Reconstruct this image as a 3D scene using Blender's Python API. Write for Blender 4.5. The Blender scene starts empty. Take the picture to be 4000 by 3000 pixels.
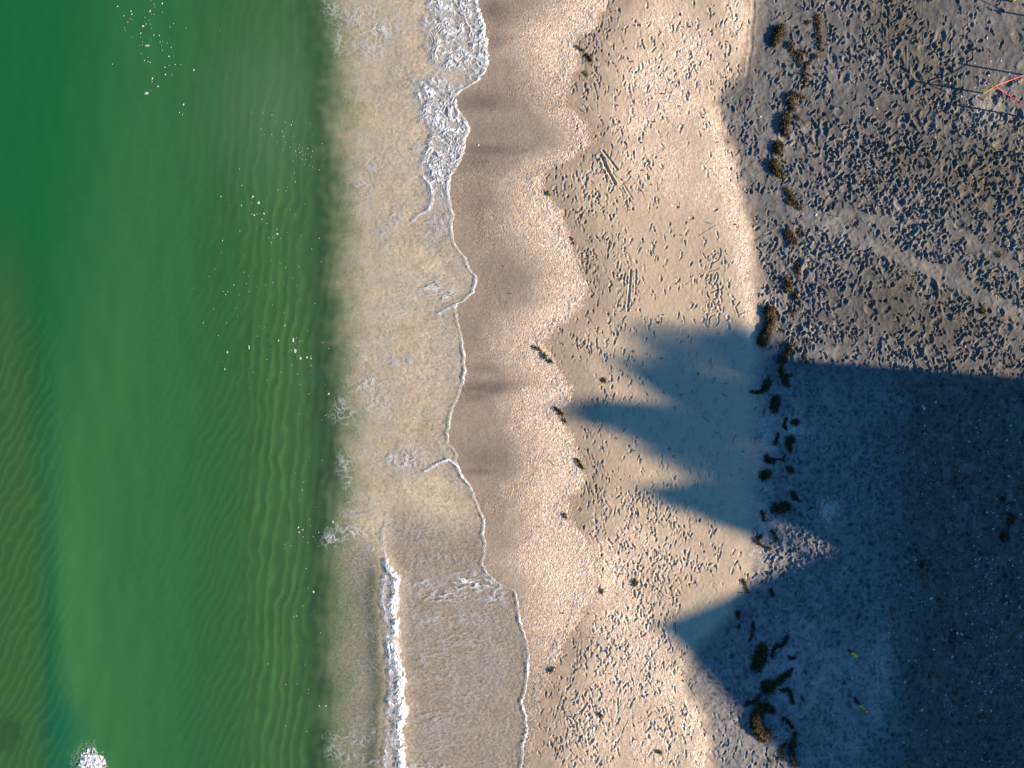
import bpy, math, random
import numpy as np

# ------------------------------------------------------------------ camera, light, exposure
scene = bpy.context.scene
col = scene.collection
CAM_H = 22.74
K = 117.33                      # photograph pixels per metre on the ground
cam_d = bpy.data.cameras.new("drone_camera")
cam_d.sensor_width = 36.0
cam_d.lens = 24.0
cam_d.clip_start = 0.1
cam_d.clip_end = 2000.0
cam = bpy.data.objects.new("drone_camera", cam_d)
cam.location = (0, 0, CAM_H)
col.objects.link(cam)
scene.camera = cam

SUN_EL = math.radians(15.5)
SUN_DIR = (0.9845, -0.1755)     # horizontal direction towards the sun
REACH = 1.0 / math.tan(SUN_EL)  # shadow length per metre of height
world = bpy.data.worlds.new("World")
scene.world = world
world.use_nodes = True
wn = world.node_tree.nodes
wl = world.node_tree.links
wn.clear()
sky = wn.new('ShaderNodeTexSky')
sky.sky_type = 'NISHITA'
sky.sun_disc = False
sky.sun_elevation = SUN_EL
sky.sun_rotation = math.atan2(SUN_DIR[0], SUN_DIR[1])
sky.ozone_density = 6.0
sky.air_density = 1.3
sky.dust_density = 0.0
bg = wn.new('ShaderNodeBackground')
bg.inputs['Strength'].default_value = 0.055
wo = wn.new('ShaderNodeOutputWorld')
tone = wn.new('ShaderNodeMix'); tone.data_type = 'RGBA'; tone.blend_type = 'MULTIPLY'; tone.inputs['Factor'].default_value = 1.0
tone.inputs['B'].default_value = (0.60, 0.98, 1.14, 1)      # deep clear blue of a cloudless morning
wl.new(sky.outputs['Color'], tone.inputs['A'])
wl.new(tone.outputs['Result'], bg.inputs['Color'])
wl.new(bg.outputs['Background'], wo.inputs['Surface'])

sun_d = bpy.data.lights.new("sun", 'SUN')
sun_d.energy = 5.0
sun_d.angle = math.radians(0.6)
sun_d.color = (1.0, 0.795, 0.56)
sun = bpy.data.objects.new("sun", sun_d)
from mathutils import Vector
sv = Vector((SUN_DIR[0] * math.cos(SUN_EL), SUN_DIR[1] * math.cos(SUN_EL), math.sin(SUN_EL)))
sun.rotation_euler = sv.to_track_quat('Z', 'Y').to_euler()
sun.location = sv * 80
col.objects.link(sun)

scene.view_settings.view_transform = 'Standard'
scene.view_settings.look = 'None'
scene.view_settings.gamma = 1.0
scene.view_settings.use_curve_mapping = False
scene.view_settings.exposure = 1.68
scene.render.engine = 'CYCLES'
scene.cycles.max_bounces = 6
scene.cycles.transparent_max_bounces = 12
scene.cycles.use_denoising = True

F32 = np.float32
rng = np.random.default_rng(7)
random.seed(7)

# ------------------------------------------------------------------ numeric helpers
_perm = np.random.default_rng(3).permutation(512).astype(np.int32)
_perm = np.concatenate([_perm, _perm, _perm])
_ga = np.random.default_rng(5).uniform(0, 2 * np.pi, 512).astype(F32)
_gx, _gy = np.cos(_ga), np.sin(_ga)

def noise(x, y, seed=0):
    """gradient noise, about -1..1"""
    x = np.asarray(x, F32) + F32(seed * 17.31)
    y = np.asarray(y, F32) - F32(seed * 9.77)
    xf = np.floor(x); yf = np.floor(y)
    xi = xf.astype(np.int32) & 511; yi = yf.astype(np.int32) & 511
    fx = x - xf; fy = y - yf
    u = fx * fx * fx * (fx * (fx * 6 - 15) + 10)
    v = fy * fy * fy * (fy * (fy * 6 - 15) + 10)
    def g(i, j, dx, dy):
        h = _perm[_perm[(xi + i) & 511] + ((yi + j) & 511)] & 511
        return _gx[h] * dx + _gy[h] * dy
    a = g(0, 0, fx, fy); b = g(1, 0, fx - 1, fy)
    c = g(0, 1, fx, fy - 1); d = g(1, 1, fx - 1, fy - 1)
    return (a + (b - a) * u + ((c + (d - c) * u) - (a + (b - a) * u)) * v) * F32(1.5)

def fbm(x, y, octaves=3, seed=0, gain=0.5):
    s = 0; a = 1.0; t = 0
    for o in range(octaves):
        s = s + a * noise(x * 2 ** o, y * 2 ** o, seed + o * 7)
        t += a; a *= gain
    return s / t

def ss(a, b, x):
    t = np.clip((x - a) / (b - a), 0, 1)
    return t * t * (3 - 2 * t)

def curve(pts):
    p = np.array(sorted(pts, key=lambda q: q[0]), float)
    return lambda y: np.interp(y, p[:, 0], p[:, 1]).astype(F32)

def blobs(px, py, lst):
    r = np.zeros(np.broadcast(px, py).shape, F32)
    for b in lst:
        cx, cy, rx, ry = b[:4]; s = b[4] if len(b) > 4 else 1.0
        r = np.maximum(r, s * np.exp(-(((px - cx) / rx) ** 2 + ((py - cy) / ry) ** 2)))
    return r

def seg_dist(px, py, pts):
    """distance to a polyline and the parameter along it (0..1)"""
    best = None; par = None
    n = len(pts) - 1
    for i in range(n):
        (ax, ay), (bx, by) = pts[i][:2], pts[i + 1][:2]
        dx, dy = bx - ax, by - ay
        L = dx * dx + dy * dy + 1e-9
        t = np.clip(((px - ax) * dx + (py - ay) * dy) / L, 0, 1)
        d = np.hypot(px - ax - t * dx, py - ay - t * dy)
        if best is None:
            best, par = d, (i + t) / n
        else:
            m = d < best
            par = np.where(m, (i + t) / n, par); best = np.where(m, d, best)
    return best, par

def WX(px): return (px - 2000.0) / K
def WY(py): return (1500.0 - py) / K

# ------------------------------------------------------------------ shapes read off the photograph (pixels)
_edge = curve([(y, x) for x, y in [
 (1850,-400),(1864,0),(1873,50),(1896,95),(1903,190),(1910,217),(1905,258),(1883,307),(1833,339),(1806,352),(1776,384),(1788,434),
 (1824,470),(1834,502),(1820,542),(1810,601),(1788,651),(1758,687),(1757,746),(1762,808),(1770,841),(1762,890),(1775,955),
 (1813,1009),(1829,1047),(1862,1085),(1865,1104),(1851,1139),(1813,1172),(1781,1188),(1778,1221),(1791,1280),(1813,1367),
 (1817,1460),(1807,1503),(1781,1568),(1762,1625),(1745,1736),(1775,1752),(1789,1777),(1783,1804),(1802,1847),(1846,1912),
 (1867,1977),(1889,2032),(1892,2108),(1897,2162),(1884,2200),(1905,2243),(1960,2287),(2003,2303),(2018,2325),(2025,2395),
 (2044,2458),(2065,2542),(2065,2633),(2053,2705),(2037,2741),(2056,2790),(2056,2862),(2044,2928),(2035,3000),(2020,3400)]])
def edge_px(py):
    return _edge(py) + noise(py / 34.0, py * 0, 3) * 6 + 7 * np.abs(noise(py / 17.0, py * 0, 4)) + noise(py / 8.0, py * 0, 5) * 1.5
step_px = curve([(-400,1280),(0,1285),(200,1308),(400,1320),(1000,1325),(1500,1338),(1900,1340),(2050,1322),(2200,1308),(2700,1308),(3000,1300),(3400,1300)])
cusp_px = curve([(-400,2380),(0,2375),(54,2348),(108,2334),(163,2250),(270,2256),(325,2223),(420,2212),(490,2299),(560,2310),(610,2250),(680,2125),
 (740,2122),(781,2150),(836,2188),(917,2231),(998,2253),(1080,2274),(1134,2296),(1215,2274),(1286,2177),(1324,2133),(1378,2144),
 (1460,2204),(1514,2231),(1568,2240),(1592,2180),(1652,2209),(1744,2247),(1826,2280),(1870,2291),(1940,2240),(2015,2210),(2100,2290),(2200,2345),
 (2300,2330),(2400,2285),(2440,2250),(2513,2207),(2610,2169),(2706,2120),(2803,2096),(2900,2092),(3000,2065),(3400,2050)])
wet_px = curve([(-400,2100),(0,2130),(70,2080),(130,1990),(200,2000),(350,2080),(450,2130),(560,2190),(620,2060),(700,1960),(850,1950),(960,2010),(1080,2090),
 (1180,2050),(1250,1955),(1350,1932),(1420,1965),(1500,2040),(1560,1960),(1650,1980),(1720,2010),(1820,2040),(1900,2010),(2000,2010),(2100,2010),(2200,1950),
 (2300,2030),(2450,2050),(2600,2075),(3400,2060)])
berm_px = curve([(-400,2950),(0,2940),(100,2930),(200,2915),(290,2890),(350,2825),(400,2785),(430,2800),(500,2812),(600,2862),(700,2880),(800,2902),
 (900,2935),(1000,2948),(1200,2958),(1340,2962),(1500,2950),(2000,2940),(2250,2920),(2400,2850),(2520,2730),(2600,2680),(2640,2670),(2700,2685),(2780,2745),
 (2860,2772),(3000,2772),(3400,2780)])
wave_l = curve([(2060,1500),(2090,1494),(2180,1499),(2241,1502),(2280,1492),(2350,1483),(2450,1501),(2560,1510),(2660,1516),(2720,1519),(2760,1507),(2850,1507),(2930,1492),(3000,1494),(3400,1490)])
wave_r = curve([(2060,1501),(2090,1497),(2180,1510),(2210,1530),(2241,1556),(2280,1568),(2350,1556),(2450,1562),(2560,1564),(2660,1590),(2720,1576),(2760,1595),(2850,1578),(2930,1586),(3000,1592),(3400,1590)])

SEA_Z = -0.05
def sand_macro(px, py, fine=True):
    """height of sand or sea bed without footprints"""
    e = _edge(py); s = step_px(py)
    z_sw = -0.10 + 0.115 * np.clip((px - s) / np.maximum(e - s, 1), 0, 1)
    land = 0.015 + 0.06 * ss(0, 500, px - e)
    b = berm_px(py)
    d = b - px
    land = land + 0.035 * np.exp(-(np.clip(d - 40, -400, 4000) / 170.0) ** 2) * (d > -60) * ss(-60, 60, d)
    z = np.where(px > e, land, z_sw)
    # step down to the sea bed
    f = ss(25, -260, px - s + 14 * noise(px / 60, py / 60, 12))
    bed = -0.27 - 0.8 * ss(1150, 200, px) - 0.08 * np.exp(-((px - 230) / 90.0) ** 2) * ss(1500, 2400, py)
    bed = bed + 0.08 * ss(240, -100, px) * ss(700, 1700, py)
    return z * (1 - f) + bed * f

def water_z(px, py):
    z = np.maximum(SEA_Z, sand_macro(px, py) + 0.018)
    L = wave_l(py); R = wave_r(py)
    c = (L + R) / 2; w = np.maximum((R - L) / 2, 4)
    ridge = np.exp(-((px - c) / (w * 1.1)) ** 2) * ss(2060, 2260, py) * 0.018
    lip = 0.006 * np.exp(-((px - edge_px(py) + 9) / 8.0) ** 2)
    crest = 0.07 * np.exp(-((px - 360) / 60.0) ** 2) * ss(2900, 3060, py)
    swell = 0.012 * noise(px / 260, py / 700, 41) + 0.006 * noise(px / 60, py / 200, 42)
    chop = 0.004 * fbm(px / 22, py / 30, 2, 43)
    return z + ridge + lip + crest + swell * ss(1400, 1100, px) + chop

# ------------------------------------------------------------------ mesh and object helpers
def mesh_from(name, verts, faces, smooth=True):
    """verts (n,3); faces (m,4) or (m,3)"""
    me = bpy.data.meshes.new(name)
    verts = np.ascontiguousarray(verts, F32)
    faces = np.ascontiguousarray(faces, np.int32)
    k = faces.shape[1]
    me.vertices.add(len(verts)); me.vertices.foreach_set('co', verts.ravel())
    me.loops.add(faces.size); me.loops.foreach_set('vertex_index', faces.ravel())
    me.polygons.add(len(faces))
    me.polygons.foreach_set('loop_start', np.arange(0, faces.size, k, dtype=np.int32))
    me.polygons.foreach_set('use_smooth', np.full(len(faces), smooth))
    me.update(calc_edges=True)
    return me

def attr_color(me, name, rgb):
    a = me.color_attributes.new(name, 'FLOAT_COLOR', 'POINT')
    buf = np.ones((len(me.vertices), 4), F32); buf[:, :3] = rgb
    a.data.foreach_set('color', buf.ravel())

def attr_float(me, name, v):
    a = me.attributes.new(name, 'FLOAT', 'POINT')
    a.data.foreach_set('value', np.ascontiguousarray(v, F32).ravel())

def grid_faces(nx, ny, keep=None):
    i = np.arange(ny - 1)[:, None] * nx + np.arange(nx - 1)[None, :]
    f = np.stack([i, i + 1, i + 1 + nx, i + nx], -1).reshape(-1, 4)
    if keep is not None: f = f[keep.ravel()]
    return f

def link(name, me, mat=None, parent=None, loc=None, **props):
    o = bpy.data.objects.new(name, me)
    if mat is not None and me is not None:
        me.materials.clear(); me.materials.append(mat)
    col.objects.link(o)
    if parent: o.parent = parent
    if loc is not None: o.location = loc
    for k_, v_ in props.items(): o[k_] = v_
    return o

def empty(name, loc, label, cat, group=None):
    o = bpy.data.objects.new(name, None); o.location = loc; o.empty_display_size = 0.1
    col.objects.link(o); o['label'] = label; o['category'] = cat
    if group: o['group'] = group
    return o

class MB:
    """collects quads and triangles into one mesh"""
    def __init__(s): s.v = []; s.f = []
    def box(s, x0, x1, y0, y1, z0, z1):
        b = len(s.v)
        s.v += [(x0,y0,z0),(x1,y0,z0),(x1,y1,z0),(x0,y1,z0),(x0,y0,z1),(x1,y0,z1),(x1,y1,z1),(x0,y1,z1)]
        s.f += [tuple(b + i for i in q) for q in ((0,3,2,1),(4,5,6,7),(0,1,5,4),(1,2,6,5),(2,3,7,6),(3,0,4,7))]
        return s
    def tube(s, pts, rad, n=8, caps=True):
        b0 = len(s.v); pts = [Vector(p) for p in pts]
        for i, p in enumerate(pts):
            t = (pts[min(i + 1, len(pts) - 1)] - pts[max(i - 1, 0)]).normalized()
            a = t.orthogonal().normalized() if i == 0 else (a - t * a.dot(t)).normalized()
            c = t.cross(a); r = rad[i] if hasattr(rad, '__len__') else rad
            for k_ in range(n):
                w = 2 * math.pi * k_ / n
                s.v.append(tuple(p + a * (math.cos(w) * r) + c * (math.sin(w) * r)))
        for i in range(len(pts) - 1):
            for k_ in range(n):
                s.f.append((b0 + i*n + k_, b0 + i*n + (k_+1) % n, b0 + (i+1)*n + (k_+1) % n, b0 + (i+1)*n + k_))
        if caps:
            s.f.append(tuple(b0 + k_ for k_ in reversed(range(n))))
            s.f.append(tuple(b0 + (len(pts)-1)*n + k_ for k_ in range(n)))
        return s
    def build(s, name, mat, parent=None, smooth=False, **props):
        me = bpy.data.meshes.new(name); me.from_pydata(s.v, [], s.f); me.update()
        if smooth: me.polygons.foreach_set('use_smooth', [True] * len(me.polygons))
        return link(name, me, mat, parent, **props)

# ------------------------------------------------------------------ materials
def new_mat(name):
    m = bpy.data.materials.new(name); m.use_nodes = True
    return m, m.node_tree.nodes, m.node_tree.links, m.node_tree.nodes['Principled BSDF']

def simple_mat(name, rgb, rough=0.7, var=0.25, scale=20.0, bump=0.0, spec=0.3):
    m, n, l, p = new_mat(name)
    tc = n.new('ShaderNodeTexCoord'); nz = n.new('ShaderNodeTexNoise')
    nz.inputs['Scale'].default_value = scale; nz.inputs['Detail'].default_value = 4
    l.new(tc.outputs['Object'], nz.inputs['Vector'])
    mr = n.new('ShaderNodeMapRange')
    mr.inputs['From Min'].default_value = 0.3; mr.inputs['From Max'].default_value = 0.7
    mr.inputs['To Min'].default_value = 1 - var; mr.inputs['To Max'].default_value = 1 + var
    l.new(nz.outputs['Fac'], mr.inputs['Value'])
    mx = n.new('ShaderNodeVectorMath'); mx.operation = 'SCALE'
    mx.inputs[0].default_value = rgb
    l.new(mr.outputs['Result'], mx.inputs['Scale'])
    l.new(mx.outputs['Vector'], p.inputs['Base Color'])
    p.inputs['Roughness'].default_value = rough
    p.inputs['Specular IOR Level'].default_value = spec
    if bump:
        bp = n.new('ShaderNodeBump'); bp.inputs['Strength'].default_value = 1.0
        bp.inputs['Distance'].default_value = bump
        l.new(nz.outputs['Fac'], bp.inputs['Height']); l.new(bp.outputs['Normal'], p.inputs['Normal'])
    return m

def sand_material():
    m, n, l, p = new_mat("sand")
    def N(t, **kw):
        q = n.new(t)
        for k_, v_ in kw.items(): setattr(q, k_, v_)
        return q
    def math_(op, a, b=None, c=None, clamp=False):
        q = N('ShaderNodeMath', operation=op); q.use_clamp = clamp
        for i, v_ in enumerate((a, b, c)):
            if v_ is None: continue
            if isinstance(v_, (int, float)): q.inputs[i].default_value = v_
            else: l.new(v_, q.inputs[i])
        return q.outputs[0]
    geo = N('ShaderNodeNewGeometry')
    base = N('ShaderNodeAttribute', attribute_name='base')
    shell = N('ShaderNodeAttribute', attribute_name='shell')
    wet = N('ShaderNodeAttribute', attribute_name='wet')
    g1 = N('ShaderNodeTexNoise'); g1.inputs['Scale'].default_value = 55; g1.inputs['Detail'].default_value = 3
    g2 = N('ShaderNodeTexNoise'); g2.inputs['Scale'].default_value = 14; g2.inputs['Detail'].default_value = 4
    for g in (g1, g2): l.new(geo.outputs['Position'], g.inputs['Vector'])
    # shell fragments: cells with a colour each
    v1 = N('ShaderNodeTexVoronoi'); v1.inputs['Scale'].default_value = 24
    v1.feature = 'F1'; l.new(geo.outputs['Position'], v1.inputs['Vector'])
    ramp = N('ShaderNodeValToRGB'); cr = ramp.color_ramp
    cr.elements[0].position = 0.0; cr.elements[0].color = (0.45, 0.45, 0.48, 1)
    cr.elements[1].position = 1.0; cr.elements[1].color = (1.9, 1.92, 1.95, 1)
    for pos, c in ((0.2, (0.76, 0.76, 0.80, 1)), (0.42, (1.0, 0.95, 0.88, 1)), (0.62, (1.12, 0.98, 0.83, 1)), (0.8, (1.25, 1.05, 0.95, 1)), (0.93, (1.3, 1.3, 1.3, 1))):
        e = cr.elements.new(pos); e.color = c
    sep = N('ShaderNodeSeparateColor'); l.new(v1.outputs['Color'], sep.inputs['Color'])
    l.new(sep.outputs['Red'], ramp.inputs['Fac'])
    mixs = N('ShaderNodeMix', data_type='RGBA'); mixs.inputs['A'].default_value = (1, 1, 1, 1)
    l.new(math_('MULTIPLY', shell.outputs['Fac'], 0.75, clamp=True), mixs.inputs['Factor']); l.new(ramp.outputs['Color'], mixs.inputs['B'])
    mul = N('ShaderNodeMix', data_type='RGBA', blend_type='MULTIPLY'); mul.inputs['Factor'].default_value = 1
    l.new(base.outputs['Color'], mul.inputs['A']); l.new(mixs.outputs['Result'], mul.inputs['B'])
    gr = math_('ADD', math_('MULTIPLY', g1.outputs['Fac'], 0.5), math_('MULTIPLY', g2.outputs['Fac'], 0.5))
    gr = math_('MULTIPLY_ADD', gr, 0.9, 0.55)
    sc = N('ShaderNodeVectorMath', operation='SCALE')
    l.new(mul.outputs['Result'], sc.inputs[0]); l.new(gr, sc.inputs['Scale'])
    l.new(sc.outputs['Vector'], p.inputs['Base Color'])
    rough = math_('SUBTRACT', 0.95, math_('MULTIPLY', wet.outputs['Fac'], 0.45))
    l.new(rough, p.inputs['Roughness'])
    p.inputs['Specular IOR Level'].default_value = 0.25
    hgt = math_('ADD', math_('MULTIPLY', g1.outputs['Fac'], 0.0022),
                math_('MULTIPLY', math_('MULTIPLY', v1.outputs['Distance'], -0.010), math_('ADD', shell.outputs['Fac'], 0.08)))
    bp = N('ShaderNodeBump'); bp.inputs['Strength'].default_value = 0.8; bp.inputs['Distance'].default_value = 1.0
    l.new(hgt, bp.inputs['Height']); l.new(bp.outputs['Normal'], p.inputs['Normal'])
    return m

def water_material():
    m, n, l, p = new_mat("sea_water")
    n.remove(p)
    out = n['Material Output']
    tint = n.new('ShaderNodeAttribute'); tint.attribute_name = 'tint'
    turb = n.new('ShaderNodeAttribute'); turb.attribute_name = 'turbid'
    tcol = n.new('ShaderNodeAttribute'); tcol.attribute_name = 'murk'
    geo = n.new('ShaderNodeNewGeometry')
    tr = n.new('ShaderNodeBsdfTransparent'); l.new(tint.outputs['Color'], tr.inputs['Color'])
    df = n.new('ShaderNodeBsdfDiffuse'); l.new(tcol.outputs['Color'], df.inputs['Color'])
    mx = n.new('ShaderNodeMixShader')
    l.new(turb.outputs['Fac'], mx.inputs['Fac']); l.new(tr.outputs[0], mx.inputs[1]); l.new(df.outputs[0], mx.inputs[2])
    nz = n.new('ShaderNodeTexNoise'); nz.inputs['Scale'].default_value = 9; nz.inputs['Detail'].default_value = 5
    l.new(geo.outputs['Position'], nz.inputs['Vector'])
    bp = n.new('ShaderNodeBump'); bp.inputs['Strength'].default_value = 1; bp.inputs['Distance'].default_value = 0.02
    l.new(nz.outputs['Fac'], bp.inputs['Height'])
    gl = n.new('ShaderNodeBsdfGlossy'); gl.inputs['Roughness'].default_value = 0.12
    l.new(bp.outputs['Normal'], gl.inputs['Normal'])
    fr = n.new('ShaderNodeFresnel'); fr.inputs['IOR'].default_value = 1.33
    cl = n.new('ShaderNodeMath'); cl.operation = 'MINIMUM'; cl.inputs[1].default_value = 0.12
    l.new(fr.outputs[0], cl.inputs[0])
    mx2 = n.new('ShaderNodeMixShader')
    l.new(cl.outputs[0], mx2.inputs['Fac']); l.new(mx.outputs[0], mx2.inputs[1]); l.new(gl.outputs[0], mx2.inputs[2])
    l.new(mx2.outputs[0], out.inputs['Surface'])
    return m

def foam_material():
    m, n, l, p = new_mat("sea_foam")
    out = n['Material Output']
    th = n.new('ShaderNodeAttribute'); th.attribute_name = 'cover'
    geo = n.new('ShaderNodeNewGeometry')
    nz = n.new('ShaderNodeTexNoise'); nz.inputs['Scale'].default_value = 26; nz.inputs['Detail'].default_value = 4
    l.new(geo.outputs['Position'], nz.inputs['Vector'])
    ad = n.new('ShaderNodeMath'); ad.operation = 'MULTIPLY_ADD'
    l.new(nz.outputs['Fac'], ad.inputs[0]); ad.inputs[1].default_value = 0.9; ad.inputs[2].default_value = -0.45
    sm = n.new('ShaderNodeMath'); sm.operation = 'ADD'; sm.use_clamp = True
    l.new(ad.outputs[0], sm.inputs[0]); l.new(th.outputs['Fac'], sm.inputs[1])
    rp = n.new('ShaderNodeValToRGB'); rp.color_ramp.elements[0].position = 0.55; rp.color_ramp.elements[1].position = 1.1 / 1.25
    rp.color_ramp.elements[0].color = (0.52, 0.54, 0.56, 1); rp.color_ramp.elements[1].color = (0.88, 0.88, 0.87, 1)
    dv = n.new('ShaderNodeMath'); dv.operation = 'DIVIDE'; dv.inputs[1].default_value = 1.25
    l.new(th.outputs['Fac'], dv.inputs[0]); l.new(dv.outputs[0], rp.inputs['Fac']); l.new(rp.outputs['Color'], p.inputs['Base Color'])
    p.inputs['Roughness'].default_value = 0.6
    bp = n.new('ShaderNodeBump'); bp.inputs['Strength'].default_value = 0.8; bp.inputs['Distance'].default_value = 0.02
    l.new(nz.outputs['Fac'], bp.inputs['Height']); l.new(bp.outputs['Normal'], p.inputs['Normal'])
    tr = n.new('ShaderNodeBsdfTransparent')
    mx = n.new('ShaderNodeMixShader')
    l.new(sm.outputs[0], mx.inputs['Fac']); l.new(tr.outputs[0], mx.inputs[1]); l.new(p.outputs[0], mx.inputs[2])
    l.new(mx.outputs[0], out.inputs['Surface'])
    return m

def blade_material(name, c1, c2, rough=0.6):
    m, n, l, p = new_mat(name)
    gi = n.new('ShaderNodeNewGeometry')
    rp = n.new('ShaderNodeValToRGB'); rp.color_ramp.elements[0].color = (*c1, 1); rp.color_ramp.elements[1].color = (*c2, 1); rp.color_ramp.elements[0].position = 0.62
    l.new(gi.outputs['Random Per Island'], rp.inputs['Fac'])
    l.new(rp.outputs['Color'], p.inputs['Base Color'])
    p.inputs['Roughness'].default_value = rough
    p.inputs['Specular IOR Level'].default_value = 0.2
    return m

M_SAND = sand_material()
M_WATER = water_material()
M_FOAM = foam_material()
M_WEED = blade_material("brown_weed", (0.010, 0.007, 0.003), (0.16, 0.09, 0.010))
M_WEED_G = blade_material("green_weed", (0.02, 0.025, 0.004), (0.20, 0.17, 0.03))
M_CORE = simple_mat("weed_core", (0.018, 0.012, 0.005), 0.6, 0.5, 40, 0.01)
M_RED = simple_mat("red_weed", (0.22, 0.03, 0.02), 0.6, 0.4, 60)
M_TWIG = simple_mat("thin_weed", (0.035, 0.02, 0.012), 0.7, 0.4, 60)
M_SHELL = blade_material("shell", (0.45, 0.40, 0.34), (0.88, 0.86, 0.82), 0.5)
M_YELLOW = simple_mat("yellow_tape", (0.75, 0.50, 0.01), 0.45, 0.12, 30)
M_ORANGE = simple_mat("orange_tape", (0.75, 0.22, 0.02), 0.45, 0.12, 30)
M_GREEN = simple_mat("green_tape", (0.02, 0.35, 0.06), 0.45, 0.12, 30)
M_REDT = simple_mat("red_tape", (0.65, 0.05, 0.02), 0.45, 0.12, 30)
M_WOOD = simple_mat("stake_wood", (0.07, 0.045, 0.03), 0.8, 0.4, 40, 0.002)
M_ROPE = simple_mat("pink_cord", (0.85, 0.13, 0.10), 0.6, 0.15, 80)

# ------------------------------------------------------------------ the beach and sea bed, one sheet
def axis(segs, lo, hi):
    """segs: list of (a,b,step); geometric margins outside"""
    core = []
    for a, b, st in segs:
        core.append(np.arange(a, b - st * 0.5, st))
    core = np.concatenate(core + [[segs[-1][1]]])
    def margin(x0, st, end, sgn):
        r = []; x = x0
        while abs(x) < abs(end):
            st *= 1.28; x += sgn * st; r.append(x)
        return np.array(r)
    left = margin(core[0], segs[0][2] * 2, lo, -1)[::-1]
    right = margin(core[-1], segs[-1][2] * 2, hi, 1)
    return np.concatenate([left, core, right]), len(left)

XS, nl = axis([(-18.0, -6.2, 0.07), (-6.2, -1.2, 0.04), (-1.2, 18.1, 0.025)], -500, 500)
YS, nb = axis([(-13.5, 13.5, 0.027)], -500, 500)
NX, NY = len(XS), len(YS)
PX = (XS * K + 2000).astype(F32)[None, :]
PY = (1500 - YS * K).astype(F32)[:, None]
X2, Y2 = np.broadcast_to(PX, (NY, NX)), np.broadcast_to(PY, (NY, NX))
X2 = np.ascontiguousarray(X2); Y2 = np.ascontiguousarray(Y2)
Z = sand_macro(X2, Y2).astype(F32)
E2 = np.broadcast_to(edge_px(PY[:, 0])[:, None], (NY, NX))
S2 = np.broadcast_to(step_px(PY[:, 0])[:, None], (NY, NX))
C2 = np.broadcast_to(cusp_px(PY[:, 0])[:, None], (NY, NX))
W2 = np.broadcast_to(wet_px(PY[:, 0])[:, None], (NY, NX))
B2 = np.broadcast_to(berm_px(PY[:, 0])[:, None], (NY, NX))
n_big = fbm(X2 / 260, Y2 / 260, 3, 21)
n_mid = fbm(X2 / 60, Y2 / 60, 3, 22)
n_sml = fbm(X2 / 14, Y2 / 14, 2, 23)
n_fin = noise(X2 / 6.5, Y2 / 6.5, 24)

# zones
swash = ss(-60, 10, X2 - S2) * ss(3, -3, X2 - E2)
land = ss(-3, 3, X2 - E2)
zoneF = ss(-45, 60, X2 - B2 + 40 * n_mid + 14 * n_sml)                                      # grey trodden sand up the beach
cuspd = X2 - C2 + 26 * n_mid + 14 * n_sml
zoneD = ss(-20, 25, cuspd) * (1 - zoneF)                                       # smooth tan sand with prints
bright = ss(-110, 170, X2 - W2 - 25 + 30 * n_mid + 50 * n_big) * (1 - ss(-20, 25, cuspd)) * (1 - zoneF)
shellD = blobs(X2, Y2, [(2700,230,110,120),(2560,300,120,110),(2640,400,130,120,.9),(2800,480,70,90),(2820,640,90,130),(2870,800,60,150),(2900,1000,40,160),
   (2925,1200,28,150,.9),(2880,80,60,130,.9),(2600,90,120,90,.7),(2500,620,80,120,.55),(2620,640,120,160,.6),(2740,760,70,70,.6),(2500,480,110,110,.7),
   (2380,2250,120,160,.9),(2420,2420,120,130,.9),(2520,2560,90,110,.9),(2600,2680,80,110,1),(2690,2800,70,110,1),(2730,2950,50,110,1),(2430,2650,150,150,.7),
   (2350,2850,150,200,.55),(2560,2900,120,150,.7),(2500,2120,120,70,.5),(2640,2200,130,60,.35)])
shellD = np.clip(shellD * 1.25 + 0.25 * n_mid - 0.05, 0, 1) * zoneD
bandF = blobs(X2, Y2, [(2965,1700,55,260,.8),(2950,2050,60,160,.8),(2960,1400,40,120,.7),(3235,1990,34,40,1),(3290,2230,25,30,.5),(3200,2700,200,260,.35),(3420,2640,60,200,.6),
   (3060,560,40,60,.5),(3000,1180,50,40,.8),(3860,440,60,40,.45),(3080,1680,50,60,.7)])
bandF = np.clip(bandF * 1.2 + 0.2 * n_mid, 0, 1)
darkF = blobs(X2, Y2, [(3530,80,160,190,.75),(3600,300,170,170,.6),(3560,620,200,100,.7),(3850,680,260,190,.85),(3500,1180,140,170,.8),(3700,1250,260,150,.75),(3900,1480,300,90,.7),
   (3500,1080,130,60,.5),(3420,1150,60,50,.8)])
darkF = np.maximum(darkF, ss(3380, 3620, X2 + 110 * n_big + 60 * n_mid) * ss(1420, 1520, Y2) * 1.0)  # deeper shade at the right painted into the sand, from the shadow's edge down
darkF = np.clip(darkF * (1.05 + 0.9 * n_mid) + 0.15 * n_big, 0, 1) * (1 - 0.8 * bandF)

# colours
def C3(c): return np.array(c, F32)
base = np.zeros((NY, NX, 3), F32)
def lay(mask, c):
    global base
    base = base * (1 - mask[..., None]) + C3(c) * mask[..., None]
base[:] = C3((0.275, 0.235, 0.19))
lay(ss(0.0, 0.9, n_mid + 0.4 * n_big) * 0.5, (0.35, 0.30, 0.24))
dk = blobs(X2, Y2, [(1930,40,60,50),(1960,155,90,30,.7),(1880,400,110,40),(1900,585,120,28,1.1),(1850,630,90,40,.8),(1900,800,80,80,.5),(1900,520,90,70,.5),(1890,1440,60,20,.6),(1910,1515,130,26,1.2),
   (1860,1545,60,30,.8),(1900,1790,110,60,.7),(1870,1840,90,16,.9),(1960,1080,120,70,.4),(1840,1290,50,80,.4)])
lay(np.clip(dk, 0, 1) * 0.7, (0.115, 0.095, 0.08))  # wet patches, with the shading of the cusp horns painted in
lay(bright, (0.64, 0.535, 0.425))
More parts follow.
